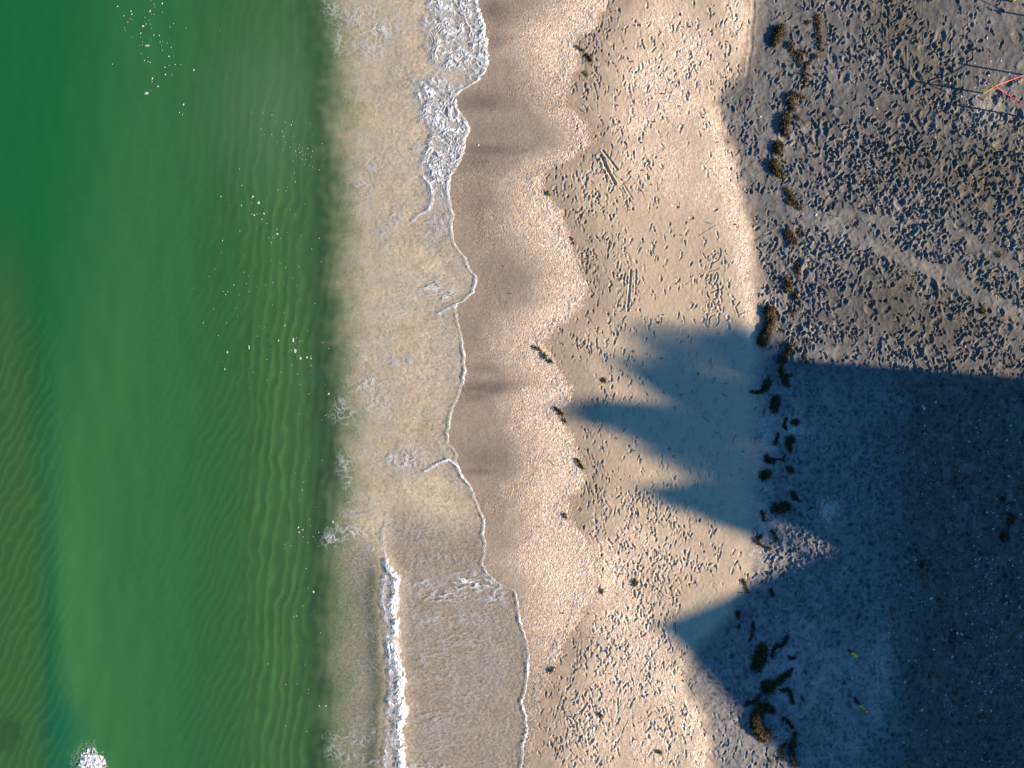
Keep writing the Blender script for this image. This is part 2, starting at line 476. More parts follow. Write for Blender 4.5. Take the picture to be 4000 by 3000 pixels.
lay(zoneD, (0.445, 0.365, 0.268))
dampc = zoneD * ss(230, 0, X2 - C2 + 40 * n_mid)
lay(dampc * 0.8, (0.24, 0.20, 0.16))
lay(shellD * .95, (0.68, 0.565, 0.45))
# grey sand
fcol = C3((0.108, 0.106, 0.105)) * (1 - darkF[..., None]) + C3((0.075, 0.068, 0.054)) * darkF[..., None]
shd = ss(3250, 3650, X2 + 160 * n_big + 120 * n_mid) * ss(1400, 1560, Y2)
fcol = fcol * (1 + 0.25 * (1 - shd[..., None]) * ss(1380, 1500, Y2)[..., None])  # sand colour lifted only inside the house shade, left of shd
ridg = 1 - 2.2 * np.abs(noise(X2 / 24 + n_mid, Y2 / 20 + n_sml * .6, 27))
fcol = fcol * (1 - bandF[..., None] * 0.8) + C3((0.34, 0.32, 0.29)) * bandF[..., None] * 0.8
fcol = fcol * (1 + 0.34 * n_mid[..., None] + 0.45 * n_big[..., None] + 0.15 * n_sml[..., None] + (0.16 + 0.42 * ss(1400, 1600, Y2)[..., None]) * ridg[..., None] * (1 - 0.5 * bandF[..., None]))  # ridged mottling, stronger in the shade, stands in for shading of the prints
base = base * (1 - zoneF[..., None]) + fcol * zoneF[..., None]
# swash floor
sw = C3((0.585, 0.50, 0.365)) * (1 + 0.18 * n_sml[..., None] + 0.28 * n_fin[..., None] + 0.30 * n_mid[..., None] + 0.25 * n_big[..., None]) - C3((0.10, 0.05, 0.0)) * np.clip(n_sml + n_big, 0, 1)[..., None]
sw2 = C3((0.36, 0.31, 0.25)) * (1 + 0.25 * n_sml[..., None] + 0.45 * n_fin[..., None] + .2 * n_mid[..., None])
sw3 = C3((0.27, 0.26, 0.20)) * (1 + 0.25 * n_sml[..., None] + 0.45 * n_fin[..., None])
swf = np.clip(ss(1950, 2120, Y2 + 0.4 * (1700 - X2) + 90 * n_mid) * ss(-10, 60, X2 - np.maximum(wave_r(Y2), 1450)) + ss(-150, -20, X2 - E2) * 0.45, 0, 1)
sw = sw * (1 + 0.20 * (1 - 2.6 * np.abs(noise(X2 / 17 + n_mid, Y2 / 20 + n_sml * .4, 37)))[..., None] * C3((1, .9, .6))) * (1 - 0.38 * np.exp(-((X2 - S2 - 5 + 30 * n_mid) / 75.0) ** 2))[..., None]  # golden caustic-like light lines painted into the floor; darker band along the step
swc = sw * (1 - swf[..., None]) + sw2 * swf[..., None]
sg = (ss(2020, 2220, Y2) * ss(1500, 1440, X2))[..., None]
swc = swc * (1 - sg) + sw3 * sg
base = base * (1 - swash[..., None]) + swc * swash[..., None]
# sea bed
bedm = ss(20, -50, X2 - S2)
wrp = 34 * fbm(X2 / 170, Y2 / 260, 2, 32) + 9 * noise(X2 / 34, Y2 / 60, 33)
ph_a = (X2 + 0.10 * Y2 + wrp) / 42.0
ph_b = (X2 * 0.88 + 0.42 * Y2 + wrp) / 33.0
mab = ss(1000, 860, X2 + 60 * n_big) * ss(500, 1500, Y2)
ph = ph_a
rip = (0.5 + 0.5 * np.sin(2 * np.pi * ph_a)) * (1 - mab) + (0.5 + 0.5 * np.sin(2 * np.pi * ph_b)) * mab
ripc = rip ** 3
ramp_amt = ss(250, 1000, X2) * (0.6 + 0.4 * ss(400, 1900, Y2)) + ss(230, 60, X2) * ss(900, 1900, Y2) * 2.4
ramp_amt = ramp_amt * (0.75 + 0.5 * noise(X2 / 90, Y2 / 120, 35))
ramp_amt = np.clip(ramp_amt, 0, 1.1) * (1 - 0.4 * mab) * (1 - 0.6 * ss(700, 200, Y2 + 0 * X2))
bedc = C3((0.24, 0.28, 0.15)) * (1 - 0.45 * ramp_amt[..., None]) + C3((0.42, 0.33, 0.16)) * (0.85 * ripc * ramp_amt * (1 - ss(1150, 1230, X2 + 30 * n_mid)))[..., None]  # paler sand on crests, also painted bright for the lines of wave refraction
base = base * (1 - bedm[..., None]) + bedc * bedm[..., None]
Z += (bedm * 0.012 * (rip - 0.5) * ramp_amt).astype(F32)

# relief of sand: gravel, soft lumps
gravel = np.clip(bright * 1.0 + shellD * 0.9 + bandF * zoneF * 0.6 + (0.30 + 0.5 * ss(-.1, .5, n_big)) * land * (1 - zoneD) * (1 - zoneF), 0, 1)
cuspband = np.exp(-((cuspd + 30) / 45.0) ** 2) * land * (1 - zoneF)
gravel = np.clip(gravel + 0.6 * cuspband, 0, 1.3)
Z += (land * (gravel * (0.0065 * n_fin + 0.002 * n_sml) + 0.003 * n_sml * (0.3 + shellD))).astype(F32)
Z += (land * 0.012 * n_mid * (0.5 + zoneF)).astype(F32)
Z += (0.05 * np.exp(-((cuspd + 10) / 40.0) ** 2) * land * (1 - zoneF) * ss(-60, 0, -np.abs(cuspd) + 40)).astype(F32) * 0.3
Z += (swash * 0.006 * n_sml).astype(F32)
Z += (zoneF * (0.012 * fbm(X2 / 22, Y2 / 22, 3, 29) + 0.010 * ridg * np.clip(.4 + n_big, 0, 1))).astype(F32)
Z += (zoneD * 0.004 * fbm(X2 / 16, Y2 / 20, 2, 28)).astype(F32)

# smooth paths and drag bands in the trodden sand
path_list = [([(2940,780),(3130,830),(3260,890),(3450,980),(3640,1060),(3800,1140),(4100,1290)], 21),
             ([(3700,880),(3790,950),(3900,1020),(4100,1120)], 14), ([(3230,850),(3340,840),(3470,870)], 16),
             ([(3190,1375),(3320,1370)], 14), ([(2960,0),(2950,200),(2960,420),(3000,560)], 34), ([(3250,290),(3300,370)], 16),
             ([(3100,350),(3210,420)], 8)]
smooth = np.zeros((NY, NX), F32)
for pts, w in path_list:
    x0 = min(p[0] for p in pts) - 90; x1 = max(p[0] for p in pts) + 90
    y0 = min(p[1] for p in pts) - 90; y1 = max(p[1] for p in pts) + 90
    ix = np.where((PX[0] > x0) & (PX[0] < x1))[0]; iy = np.where((PY[:, 0] > y0) & (PY[:, 0] < y1))[0]
    sl = (slice(iy[0], iy[-1] + 1), slice(ix[0], ix[-1] + 1))
    d, _ = seg_dist(X2[sl], Y2[sl], pts)
    smooth[sl] = np.maximum(smooth[sl], ss(w + 12, w - 8, d + 8 * n_sml[sl] + 14 * n_mid[sl]))
d, _ = seg_dist(X2, Y2, [(2225, 915), (2560, 850), (2900, 790)])
smooth_d = ss(34, 16, d + 10 * n_mid)
base = base * (1 + (0.20 * smooth * zoneF)[..., None])

# ---- stamped prints
ix_off = int(np.argmin(np.abs(XS + 1.2))); iy_off = nb
x_base = XS[ix_off]; y_base = YS[iy_off]
def stamp(cx, cy, ang, la, lb, depth, rim, kind=0):
    """cx,cy in metres; la half length, lb half width"""
    R = la * 1.9 + 0.03
    i0 = ix_off + int((cx - R - x_base) / 0.025); i1 = ix_off + int((cx + R - x_base) / 0.025) + 1
    j0 = iy_off + int((cy - R - y_base) / 0.027); j1 = iy_off + int((cy + R - y_base) / 0.027) + 1
    if i0 < ix_off or j0 < iy_off or i1 >= NX - 8 or j1 >= NY - 8: return
    gx = (XS[i0:i1] - cx)[None, :]; gy = (YS[j0:j1] - cy)[:, None]
    ca, sa = math.cos(ang), math.sin(ang)
    n_a = n_sml[j0:j1, i0:i1]; n_b = n_mid[j0:j1, i0:i1]; wob = 0.035 if kind == 0 else 0.012
    gx = gx + wob * n_a; gy = gy + wob * n_fin[j0:j1, i0:i1] * .6 + 0.02 * n_b
    u = (gx * ca + gy * sa) / la; v = (-gx * sa + gy * ca) / lb
    if kind == 0:      # pit
        r = np.sqrt(u * u + v * v)
    else:              # sole: heel and ball joined by a waist
        wv = 0.78 + 0.30 * u - 0.25 * np.exp(-((u + 0.25) / 0.3) ** 2)
        r = np.maximum(np.abs(u) ** 2.5 + (v / np.maximum(wv, 0.2)) ** 2, 0) ** 0.5
    m = 1 - (ss(0.5, 1.12, r) if kind == 0 else ss(0.74, 1.08, r))
    rr = np.exp(-((r - 1.22) / 0.22) ** 2) * rim * (0.6 + 0.9 * n_a + 0.5 * np.sin(2 * np.arctan2(v, u) + cx * 37))
    z = Z[j0:j1, i0:i1]
    fl = z.mean() - depth * (0.75 + 0.25 * (np.abs(u) if kind else (1 - r * r * 0.6)))
    Z[j0:j1, i0:i1] = (z * (1 - m) + fl * m + rr).astype(F32)

def zval(arr, X, Y):
    i = min(NX - 1, max(0, ix_off + int((X - x_base) / 0.025))); j = min(NY - 1, max(0, iy_off + int((Y - y_base) / 0.027)))
    return float(arr[j, i])

trod = blobs(X2[::6, ::6], Y2[::6, ::6], [(3500,700,420,520,1.3),(3850,900,380,600,1.2),(3250,1150,260,330,1.2),(3450,150,200,260,.9),(3200,300,110,300,.7),(3700,1400,500,120,1.2),
      (3150,2150,160,170,1.0),(3400,1800,300,400,.8),(3700,2000,500,700,.8),(3300,2350,260,150,1.0),(3700,2800,400,400,.8),(3250,2900,120,120,.5)])
def trod_at(px, py):
    i = int(np.searchsorted(PX[0, ::6], px)); j = int(np.searchsorted(-PY[::6, 0], -py))
    j = len(PY[::6]) - 1 - int(np.searchsorted(PY[::-1, 0][::6], py)) if False else int(np.argmin(np.abs(PY[::6, 0] - py)))
    i = min(i, trod.shape[1] - 1)
    return float(trod[j, i])

for _ in range(700):
    px = rng.uniform(3050, 4080); py = rng.uniform(-60, 3060)
    if rng.random() > trod_at(px, py) * .9: continue
    X, Y = WX(px), WY(py)
    if zval(zoneF, X, Y) < 0.6 or zval(smooth, X, Y) > .1: continue
    stamp(X, Y, rng.uniform(0, 3), rng.uniform(.15, .28), rng.uniform(.10, .18), rng.uniform(.01, .035), rng.uniform(.005, .02), 0)
for _ in range(13000):
    px = rng.uniform(2850, 4080); py = rng.uniform(-60, 3060)
    X, Y = WX(px), WY(py)
    if zval(zoneF, X, Y) < 0.6: continue
    if rng.random() > trod_at(px, py) * 0.95 * min(1.3, max(.15, .8 + 1.3 * zval(n_big, X, Y) + .8 * zval(n_mid, X, Y))) + 0.05: continue
    if zval(smooth, X, Y) > 0.1 and rng.random() > 0.035: continue
    if ((px - 3900) / 150) ** 2 + ((py - 330) / 110) ** 2 < 1 and rng.random() > 0.15: continue
    shade = 0.8 if py > 1500 + 0 * px else 1.0
    k = 1 if rng.random() < 0.35 else 0
    a = rng.normal(math.pi / 2, 0.7)
    q = rng.random()
    if k: stamp(X, Y, a, rng.uniform(.10, .15), rng.uniform(.04, .06), rng.uniform(.015, .04), rng.uniform(.012, .026), 1)
    elif q < .35: stamp(X, Y, rng.uniform(0, 3.1), rng.uniform(.03, .06), rng.uniform(.02, .045), rng.uniform(.012, .03), rng.uniform(.008, .02), 0)
    elif q < .5: stamp(X, Y, a + rng.normal(0, .5), rng.uniform(.10, .18), rng.uniform(.02, .035), rng.uniform(.012, .03), rng.uniform(.012, .024), 0)
    else: stamp(X, Y, a, rng.uniform(.06, .13), rng.uniform(.045, .08), rng.uniform(.02, .05), rng.uniform(.012, .03), 0)
# walked lines and scattered prints on the tan sand
prints = [(2260,760,110,230,260),(2420,830,90,220,120),(2450,1150,60,150,90),(2290,1080,50,160,90),(2580,1050,170,150,70),(2800,1150,90,170,80),(2350,120,70,100,90),(2290,260,50,120,60),
   (2500,700,130,110,60),(2300,1340,120,60,70),(2400,1560,60,150,60),(2320,1800,50,150,70),(2420,1980,120,80,150),(2600,2030,150,90,110),(2520,2230,130,60,110),(2550,2330,80,120,120),(2700,2200,120,60,80),
   (2250,2850,110,140,240),(2450,2650,160,160,150),(2600,2850,130,140,130),(2850,2900,80,100,70),(2560,2500,110,110,90),(2300,2560,80,80,60),(2700,250,160,180,90),(2450,450,140,160,110),(2840,330,70,140,60),
   (2800,120,90,90,50),(2680,1700,260,330,330),(2500,250,150,150,60),(2380,2120,90,60,60),(2920,500,50,180,60),(2380,2450,90,90,50)]
for cx, cy, sx, sy, cnt in prints:
    for _ in range(cnt):
        px = rng.normal(cx, sx * 0.75); py = rng.normal(cy, sy * 0.75)
        X, Y = WX(px), WY(py)
        if px < 1950 or zval(land, X, Y) < .9 or px > cusp_px(np.array([py], F32))[0] * 0 + 4050: continue
        if px < cusp_px(np.array([py], F32))[0] + 5: continue
        if zval(smooth_d, X, Y) > .4 and rng.random() > .15: continue
        a = rng.normal(math.pi / 2, 0.35)
        q = rng.random(); dp = rng.choice([.35, .6, .9, 1.2])
        if q > .6 and rng.random() < .35: continue
        if q < 0.6:
            stamp(X, Y, a, rng.uniform(.10, .145), rng.uniform(.035, .052), .016 * dp, .010 * dp + .002, 1)
        elif q < .75:
            stamp(X, Y, rng.uniform(0, 3.1), rng.uniform(.02, .05), rng.uniform(.015, .035), .016 * dp, .010 * dp, 0)
        else:
            stamp(X, Y, a, rng.uniform(.05, .10), rng.uniform(.03, .055), .022 * dp, .013 * dp, 0)

# trails somebody walked
def trail(pts, dp=.016, step=.62):
    P = [(WX(a), WY(b)) for a, b in pts]; side = 1
    for (x0, y0), (x1, y1) in zip(P[:-1], P[1:]):
        L = math.hypot(x1 - x0, y1 - y0); a = math.atan2(y1 - y0, x1 - x0); n = max(1, int(L / step))
        for k_ in range(n):
            t = (k_ + rng.uniform(-.1, .1)) / n; side = -side
            stamp(x0 + (x1 - x0) * t - math.sin(a) * .11 * side, y0 + (y1 - y0) * t + math.cos(a) * .11 * side, a + rng.normal(0, .12), rng.uniform(.125, .145), rng.uniform(.045, .055), dp * rng.uniform(.7, 1.3), dp * .7, 1)
for pts in ([(2380,40),(2330,200),(2280,420),(2240,640)], [(2540,20),(2480,260),(2440,520),(2430,700)], [(2440,700),(2560,800),(2700,840),(2870,830)], [(2300,700),(2290,900),(2330,1100),(2300,1340)],
            [(2350,760),(2390,960),(2400,1180),(2380,1400),(2360,1640)], [(2560,640),(2540,900),(2580,1180)], [(2640,60),(2660,300),(2740,520),(2790,760)], [(2840,1020),(2820,1200),(2850,1420),(2800,1700),(2760,2000)],
            [(2480,1400),(2560,1640),(2640,1860),(2760,2080)], [(2250,2500),(2300,2700),(2260,2980)], [(2460,2120),(2500,2400),(2560,2700),(2640,2980)], [(2380,2480),(2400,2760),(2360,2990)], [(2700,2160),(2600,2400),(2520,2500)],
            [(2520,2140),(2700,2260),(2880,2180)], [(2860,520),(2900,760)], [(2300,2880),(2500,2800),(2680,2940)]):
    trail(pts, rng.choice([.010, .014, .020]))
for pts in ([(3230,60),(3260,300),(3230,560),(3280,820)], [(3300,1160),(3500,1240),(3760,1320),(4040,1350)], [(3130,1180),(3160,1420),(3200,1700),(3180,2000),(3240,2400),(3200,2900)], [(3400,30),(3500,300),(3640,560),(3900,760)],
            [(3350,2950),(3400,2600),(3380,2300),(3460,2000),(3420,1600)], [(3990,560),(3820,600),(3600,520)]):
    trail(pts, .026, .66)

def groove(pts, w, depth, rim):
    """pts in pixels, w in metres"""
    wp = w * K
    x0 = min(p[0] for p in pts) - 4 * wp; x1 = max(p[0] for p in pts) + 4 * wp
    y0 = min(p[1] for p in pts) - 4 * wp; y1 = max(p[1] for p in pts) + 4 * wp
    ix = np.where((PX[0] > x0) & (PX[0] < x1))[0]; iy = np.where((PY[:, 0] > y0) & (PY[:, 0] < y1))[0]
    sl = (slice(iy[0], iy[-1] + 1), slice(ix[0], ix[-1] + 1))
    d, t = seg_dist(X2[sl], Y2[sl], pts)
    d = d / wp
    Z[sl] += (-depth * (1 - ss(0.4, 1.1, d)) + rim * np.exp(-((d - 1.5) / 0.45) ** 2)).astype(F32)

groove([(2352,590),(2380,625),(2410,665)], .04, .020, .010)
groove([(2346,610),(2372,665),(2402,720)], .05, .032, .012)
groove([(2362,672),(2368,712)], .03, .018, .006)
groove([(2424,705),(2445,740),(2470,780)], .03, .012, .006)
groove([(2462,1055),(2458,1120),(2450,1215)], .04, .020, .010)
groove([(2483,1055),(2480,1150)], .03, .018, .008)
groove([(2440,1060),(2436,1120)], .025, .015, .01)
for i in range(13):
    x = rng.uniform(3430, 3760); y = rng.uniform(-20, 250); L = rng.uniform(80, 220)
    groove([(x, y), (x + rng.normal(0, 3), y + L)], .012, .010, .012)
for i in range(26):
    x = rng.uniform(2150, 2700); y = rng.uniform(2500, 2960); L = rng.uniform(40, 130); a = rng.normal(1.5, .35)
    groove([(x, y), (x + math.cos(a) * L, y + math.sin(a) * L)], .018, .010, .006)
groove([(2720,925),(2790,880),(2880,860)], .02, .008, .008)
groove([(2240,905),(2400,870),(2560,835)], .014, .006, .006)
groove([(2250,945),(2420,910),(2500,900)], .014, .006, .006)
groove([(2938,-20),(2940,60),(2931,130),(2932,190),(2920,250),(2916,300)], .07, .008, .003)
# hearts and letters somebody drew in the sand
def drawn(pts): groove([(2650 + x / 4.147, 900 + y / 4.147) for x, y in pts], .026, .016, .009)
drawn([(545,455),(540,415),(510,388),(475,405),(458,450),(470,505),(510,528),(560,525),(620,490),(652,445),(640,395),(603,368),(570,400),(548,455)])
drawn([(655,300),(672,350),(668,420)])
drawn([(480,665),(640,620)])
drawn([(560,790),(535,770),(500,765),(470,795),(468,840),(500,885),(550,900),(590,850),(622,780),(622,720),(600,690),(575,735),(560,790)])
drawn([(452,1000),(455,1060),(500,1108),(560,1118),(608,1085),(618,1020),(600,968)])
drawn([(505,1015),(630,955)])
drawn([(480,1165),(460,1230),(470,1292),(590,1272),(565,1190),(540,1150),(520,1180),(520,1235)])
drawn([(480,1530),(488,1430),(520,1375),(565,1372)])
drawn([(590,1545),(632,1500),(642,1440),(610,1400)])
drawn([(375,370),(450,500)])
drawn([(845,540),(870,500)])
drawn([(920,1230),(975,1160)]); drawn([(970,1360),(1060,1325)]); drawn([(905,1240),(960,1400)])

verts = np.empty((NY, NX, 3), F32)
verts[..., 0] = XS[None, :]; verts[..., 1] = YS[:, None]; verts[..., 2] = Z
me = mesh_from("beach_sand", verts.reshape(-1, 3), grid_faces(NX, NY))
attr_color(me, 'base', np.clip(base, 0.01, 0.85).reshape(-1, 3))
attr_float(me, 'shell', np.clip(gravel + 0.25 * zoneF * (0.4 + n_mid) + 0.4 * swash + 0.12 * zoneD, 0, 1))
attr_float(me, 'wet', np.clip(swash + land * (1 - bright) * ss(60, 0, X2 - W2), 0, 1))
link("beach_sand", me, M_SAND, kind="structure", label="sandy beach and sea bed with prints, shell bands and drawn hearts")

def ground_z(px, py):
    i = int(np.clip(np.searchsorted(PX[0], px), 0, NX - 1)); j = int(np.argmin(np.abs(PY[:, 0] - py)))
    return float(Z[j, i])

# ------------------------------------------------------------------ sea water
WC = np.concatenate([-np.geomspace(500, 19, 22), np.arange(-18.2, -6.9, 0.12)])
NU = 110
YW, _ = axis([(-13.5, 13.5, 0.045)], -500, 500)
nyw = len(YW); pyw = (1500 - YW * K).astype(F32)
Ew = WX(edge_px(pyw))
U = np.linspace(0, 1, NU)
xl = -6.85
Xw = np.concatenate([np.broadcast_to(WC[None, :], (nyw, len(WC))), xl + (Ew[:, None] - xl) * U[None, :]], 1).astype(F32)
nxw = Xw.shape[1]
Yw = np.broadcast_to(YW[:, None], Xw.shape).astype(F32)
pxw = Xw * K + 2000; pyw2 = 1500 - Yw * K
Zw = water_z(pxw, pyw2)
Zw[:, -1] = sand_macro(pxw[:, -1], pyw2[:, -1]) - 0.01
sw_ = step_px(pyw2)
fsea = ss(115, -95, pxw - sw_ + 70 * fbm(pxw / 170, pyw2 / 150, 3, 51) + 30 * noise(pxw / 40, pyw2 / 34, 57))
nb1 = fbm(pxw / 300, pyw2 / 500, 3, 52); nb2 = fbm(pxw / 90, pyw2 / 130, 3, 53)
murk = np.zeros(Xw.shape + (3,), F32); murk[:] = C3((0.036, 0.170, 0.058))
def mlay(mask, c):
    global murk
    mask = np.clip(mask, 0, 1)[..., None]
    murk = murk * (1 - mask) + C3(c) * mask
mlay(ss(650, 80, pxw + 120 * nb1 + 0.16 * (pyw2 - 600)) * ss(2600, 900, pyw2) * 0.95, (0.002, 0.125, 0.038))
mlay(np.exp(-((pxw - (330 + 0.03 * (pyw2 - 2400))) / 110.0) ** 2) * ss(1500, 2500, pyw2) * 0.9, (0.050, 0.20, 0.066))
mlay(ss(800, 1200, pxw + 60 * nb1) * 0.65, (0.115, 0.195, 0.10))
mlay(np.exp(-(((pxw - 1080) / 210.0) ** 2 + ((pyw2 - 430) / 260.0) ** 2)) * 0.9, (0.12, 0.23, 0.145))
mlay(ss(150, 20, pxw - 60 * ss(1200, 2400, pyw2)) * ss(700, 1500, pyw2) * 0.7, (0.075, 0.165, 0.06))
mlay(np.exp(-((pxw - (190 + 0.02 * (pyw2 - 2400) + 15 * nb2)) / 42.0) ** 2) * ss(1300, 2600, pyw2) * 0.9, (0.006, 0.125, 0.055))
mlay(blobs(pxw, pyw2, [(245, 2860, 70, 130), (250, 3020, 80, 100)]) * 0.9, (0.004, 0.125, 0.075))
mlay(ss(1180, 1290, pxw + 30 * nb2) * fsea * 0.8, (0.085, 0.15, 0.10))
mlay(blobs(pxw, pyw2, [(1285,100,70,160),(1290,500,60,200,.8),(1290,1150,60,200,.5)]) * .6, (0.13, 0.19, 0.13))
mlay(np.exp(-((pxw - sw_ + 55 + 22 * nb2) / 55.0) ** 2) * 0.75, (0.045, 0.088, 0.055))
sandy = C3((0.46, 0.43, 0.32))
murk = murk * fsea[..., None] + sandy * (1 - fsea[..., None])
turb = fsea * (0.66 - 0.30 * ss(500, 1100, pxw) - 0.26 * ss(240, 110, pxw) * ss(700, 1500, pyw2)) + (1 - fsea) * (0.42 * ss(1750, 1350, pxw) * np.clip(.8 + .5 * nb2, .3, 1.2) * ss(2150, 1850, pyw2 + .3 * (pxw - 1400)) + 0.04)
wl_ = wave_l(pyw2)
gw = np.exp(-((pxw - wl_ + 42 + 12 * nb2) / 42.0) ** 2) * ss(2080, 2300, pyw2)
murk = murk * (1 - gw[..., None]) + C3((0.075, 0.105, 0.075)) * gw[..., None]
turb = np.clip(turb + 0.45 * gw, 0, 0.95)
tint = np.ones_like(murk)
tint[:] = C3((0.46, 0.78, 0.50)); tint = tint * fsea[..., None] + C3((0.94, 0.94, 0.93)) * (1 - fsea[..., None])
vw = np.stack([Xw, Yw, Zw], -1).reshape(-1, 3)
mw = mesh_from("sea_water", vw, grid_faces(nxw, nyw))
attr_color(mw, 'murk', murk.reshape(-1, 3)); attr_color(mw, 'tint', tint.reshape(-1, 3)); attr_float(mw, 'turbid', turb)
link("sea_water", mw, M_WATER, kind="structure", label="green shallow sea with a thin sheet of swash over the sand")

# ------------------------------------------------------------------ foam of the swash
nyf = 1480; nxf = 430
YF = np.linspace(-13.6, 13.6, nyf); pyf = (1500 - YF * K).astype(F32)
x0f = WX(1240); Ef = WX(edge_px(pyf) + 3)
Xf = (x0f + (Ef[:, None] - x0f) * np.linspace(0, 1, nxf)[None, :]).astype(F32)
Yf = np.broadcast_to(YF[:, None], Xf.shape).astype(F32)
fx = Xf * K + 2000; fy = 1500 - Yf * K
ef = edge_px(fy)
de = ef - fx
n1 = fbm(fx / 70, fy / 70, 3, 61); n2 = fbm(fx / 24, fy / 24, 2, 62)
wx = fx + 16 * noise(fx / 40, fy / 40, 63) + 7 * noise(fx / 16, fy / 16, 64)
wy = fy + 16 * noise(fx / 40, fy / 40, 65) + 7 * noise(fx / 16, fy / 16, 66)
lace = 1 - np.abs(noise(wx / 26, wy / 26, 67)) * 2.6                        # thin closed lines
lace2 = 1 - np.abs(noise(wx / 13, wy / 13, 68)) * 2.2
streak = 1 - np.abs(noise((fx - .2 * fy) / 90, (fy + .12 * fx + 9 * noise(fx / 30, fy / 26, 64) + 5 * noise(fx / 12, fy / 12, 66)) / 15, 69)) * 3.2   # lines running up the beach
left_b = curve([(-400,1670),(0,1675),(68,1657),(104,1647),(190,1652),(253,1688),(307,1670),(375,1611),(407,1620),(465,1634),(510,1675),(551,1652),(601,1625),(655,1652),(705,1661),(760,1680),(850,1640),(950,1680),(1000,1730),(1060,1780)])(fy)
dense = ss(-45, 45, fx - left_b + 60 * n1 + 22 * n2) * ss(900, 700, fy + 20 * n1)
mid = ss(-10, 40, fx - left_b + 30 * n1) * ss(1010, 860, fy) * (1 - dense)
hole = blobs(fx, fy, [(1790,305,50,30,1.2),(1740,290,50,20,.9),(1760,180,30,20,.6),(1680,120,30,20,.5),(1850,290,20,14,.6),(1670,55,30,16,.8),(1735,55,20,12,.7)])
dense = np.clip(dense - 0.6 * hole - ss(.5, .9, -n1) * .3, 0, 1)
m_lace = blobs(fx, fy, [(1420,60,110,60,.7),(1480,120,90,60,.9),(1450,200,80,50,.8),(1330,160,30,60,.5),(1300,20,40,40,.6),(1560,60,70,40,.5),(1560,280,80,50,.6),(1600,330,40,40,.7),(1470,640,60,60,.7),(1430,730,50,60,.8),
   (1540,850,40,60,.7),(1500,900,40,60,.6),(1420,810,40,40,.4),(1560,1200,60,50,.5),(1600,1130,50,60,.4),(1430,1380,40,60,.6),(1560,1410,90,24,.8),(1450,1500,80,40,.9),(1480,1570,70,40,.8),(1560,1480,80,40,.5),(1500,1310,50,40,.5),
   (1360,1620,60,50,.5),(1440,1600,40,40,.6),(1330,1590,25,40,.7),(1560,1800,110,45,1.1),(1480,1790,40,40,.7),(1590,1770,80,30,.9),(1600,1850,60,20,.5),(1352,1810,30,50,.7),(1360,1880,20,30,.7),(1400,1960,40,40,.5),
   (1300,2110,35,26,1.1),(1360,2075,60,30,.9),(1440,2080,60,40,.6),(1448,2145,16,14,.9),(1400,2010,70,40,.45),(1650,2190,60,30,.45),(1740,2180,80,20,.5),(1440,330,60,60,.35),(1540,560,60,60,.5),
   (1330,2880,60,20,.5),(1400,2900,60,20,.6),(1350,2960,50,20,.6),(1440,2975,40,20,.7),(1300,2940,30,40,.5),(1450,2215,30,10,.4),(1690,1360,50,120,.35),(1700,1500,60,60,.35),(1640,2990,60,20,1.0),(1700,3000,60,20,.9)])
m_str = blobs(fx, fy, [(1850,2280,130,50,1.1),(1750,2330,150,40,.9),(1650,2280,60,40,.7),(1930,2330,70,40,.8),(1700,2420,120,40,.6),(1850,2420,140,40,.55),(1800,2510,170,50,.5),(1700,2570,140,40,.5),
   (1740,2640,150,30,.5),(1900,2560,100,50,.4),(1780,2720,120,30,.35),(1700,2800,120,40,.45),(1850,2690,100,40,.3),(1720,2880,110,60,.4),(1690,1120,90,60,.9),(1740,1150,60,40,1.0),(1720,1240,60,60,.55),(1740,1400,60,100,.4),
   (1700,900,80,60,.6),(1680,960,60,50,.5),(1800,1000,30,100,.2),(1620,800,60,60,.4)])
cover = np.zeros_like(fx); hz = np.zeros_like(fx)
def put(c, h=0.0):
    global cover, hz
    cover = np.maximum(cover, c); hz = np.maximum(hz, h * np.clip(c, 0, 1))
tex = np.clip(0.55 + 0.5 * lace2 * 0.8 + 0.5 * n2, 0, 1.4)
relief = (0.6 * (1 - np.abs(noise(wx / 20, wy / 15, 71)) * 2) + 0.5 * noise(wx / 9, wy / 9, 72) + 0.5 * n2)
swirl = 1 - 2.4 * np.abs(noise(wx / 42 + 1.2 * n1, wy / 24 + 1.6 * n1, 78))
swirl2 = 1 - 2.4 * np.abs(noise(wx / 20 + 1.2 * n1, wy / 12 + 2.0 * n1, 79))
pat = 0.5 * swirl + 0.5 * swirl2
put(np.clip(dense * (0.42 + 0.62 * pat + 0.25 * n2) - 0.45 * ss(.15, .6, -n1), 0, 1.25), 0.020 * dense * np.clip(0.5 + 0.8 * pat, 0, 1.6))
put(mid * np.clip(0.15 + 0.6 * lace2 + 0.5 * n2, 0, 1) * 0.8, 0.015)
put(m_lace * np.clip(lace * 1.6 - 0.45 + 0.5 * n2 + .4 * n1, 0, 1) * 0.95, 0.003)
put(m_lace ** 3 * np.clip(lace2 - 0.5 + 0.8 * n1, 0, 1) * 0.6, 0.003)
put(m_str * np.clip(streak * 1.4 - 0.30 + 0.7 * n2 + .3 * n1, 0, 1) * 1.0, 0.004)
put(0.30 * ss(-150, -10, -de) * np.clip(lace2 - 0.2 + 0.4 * n1, 0, 1) * ss(1750, 1350, fy), 0.004)
# film of faint lines over all swash
put(0.34 * np.clip(lace2 * 1.1 - 0.35 + 0.6 * n1 + .4 * n2, 0, 1) * ss(1330, 1420, fx) * np.clip(.5 + 1.2 * noise(fx / 160, fy / 110, 94), .15, 1), 0.001)
put(0.16 * ss(-.2, .7, n1) * ss(1340, 1480, fx) * ss(2100, 1800, fy), 0.0)
put(0.10 * np.clip(lace * 0.9 - 0.3 + 0.5 * n1, 0, 1) * ss(1330, 1420, fx), 0.001)
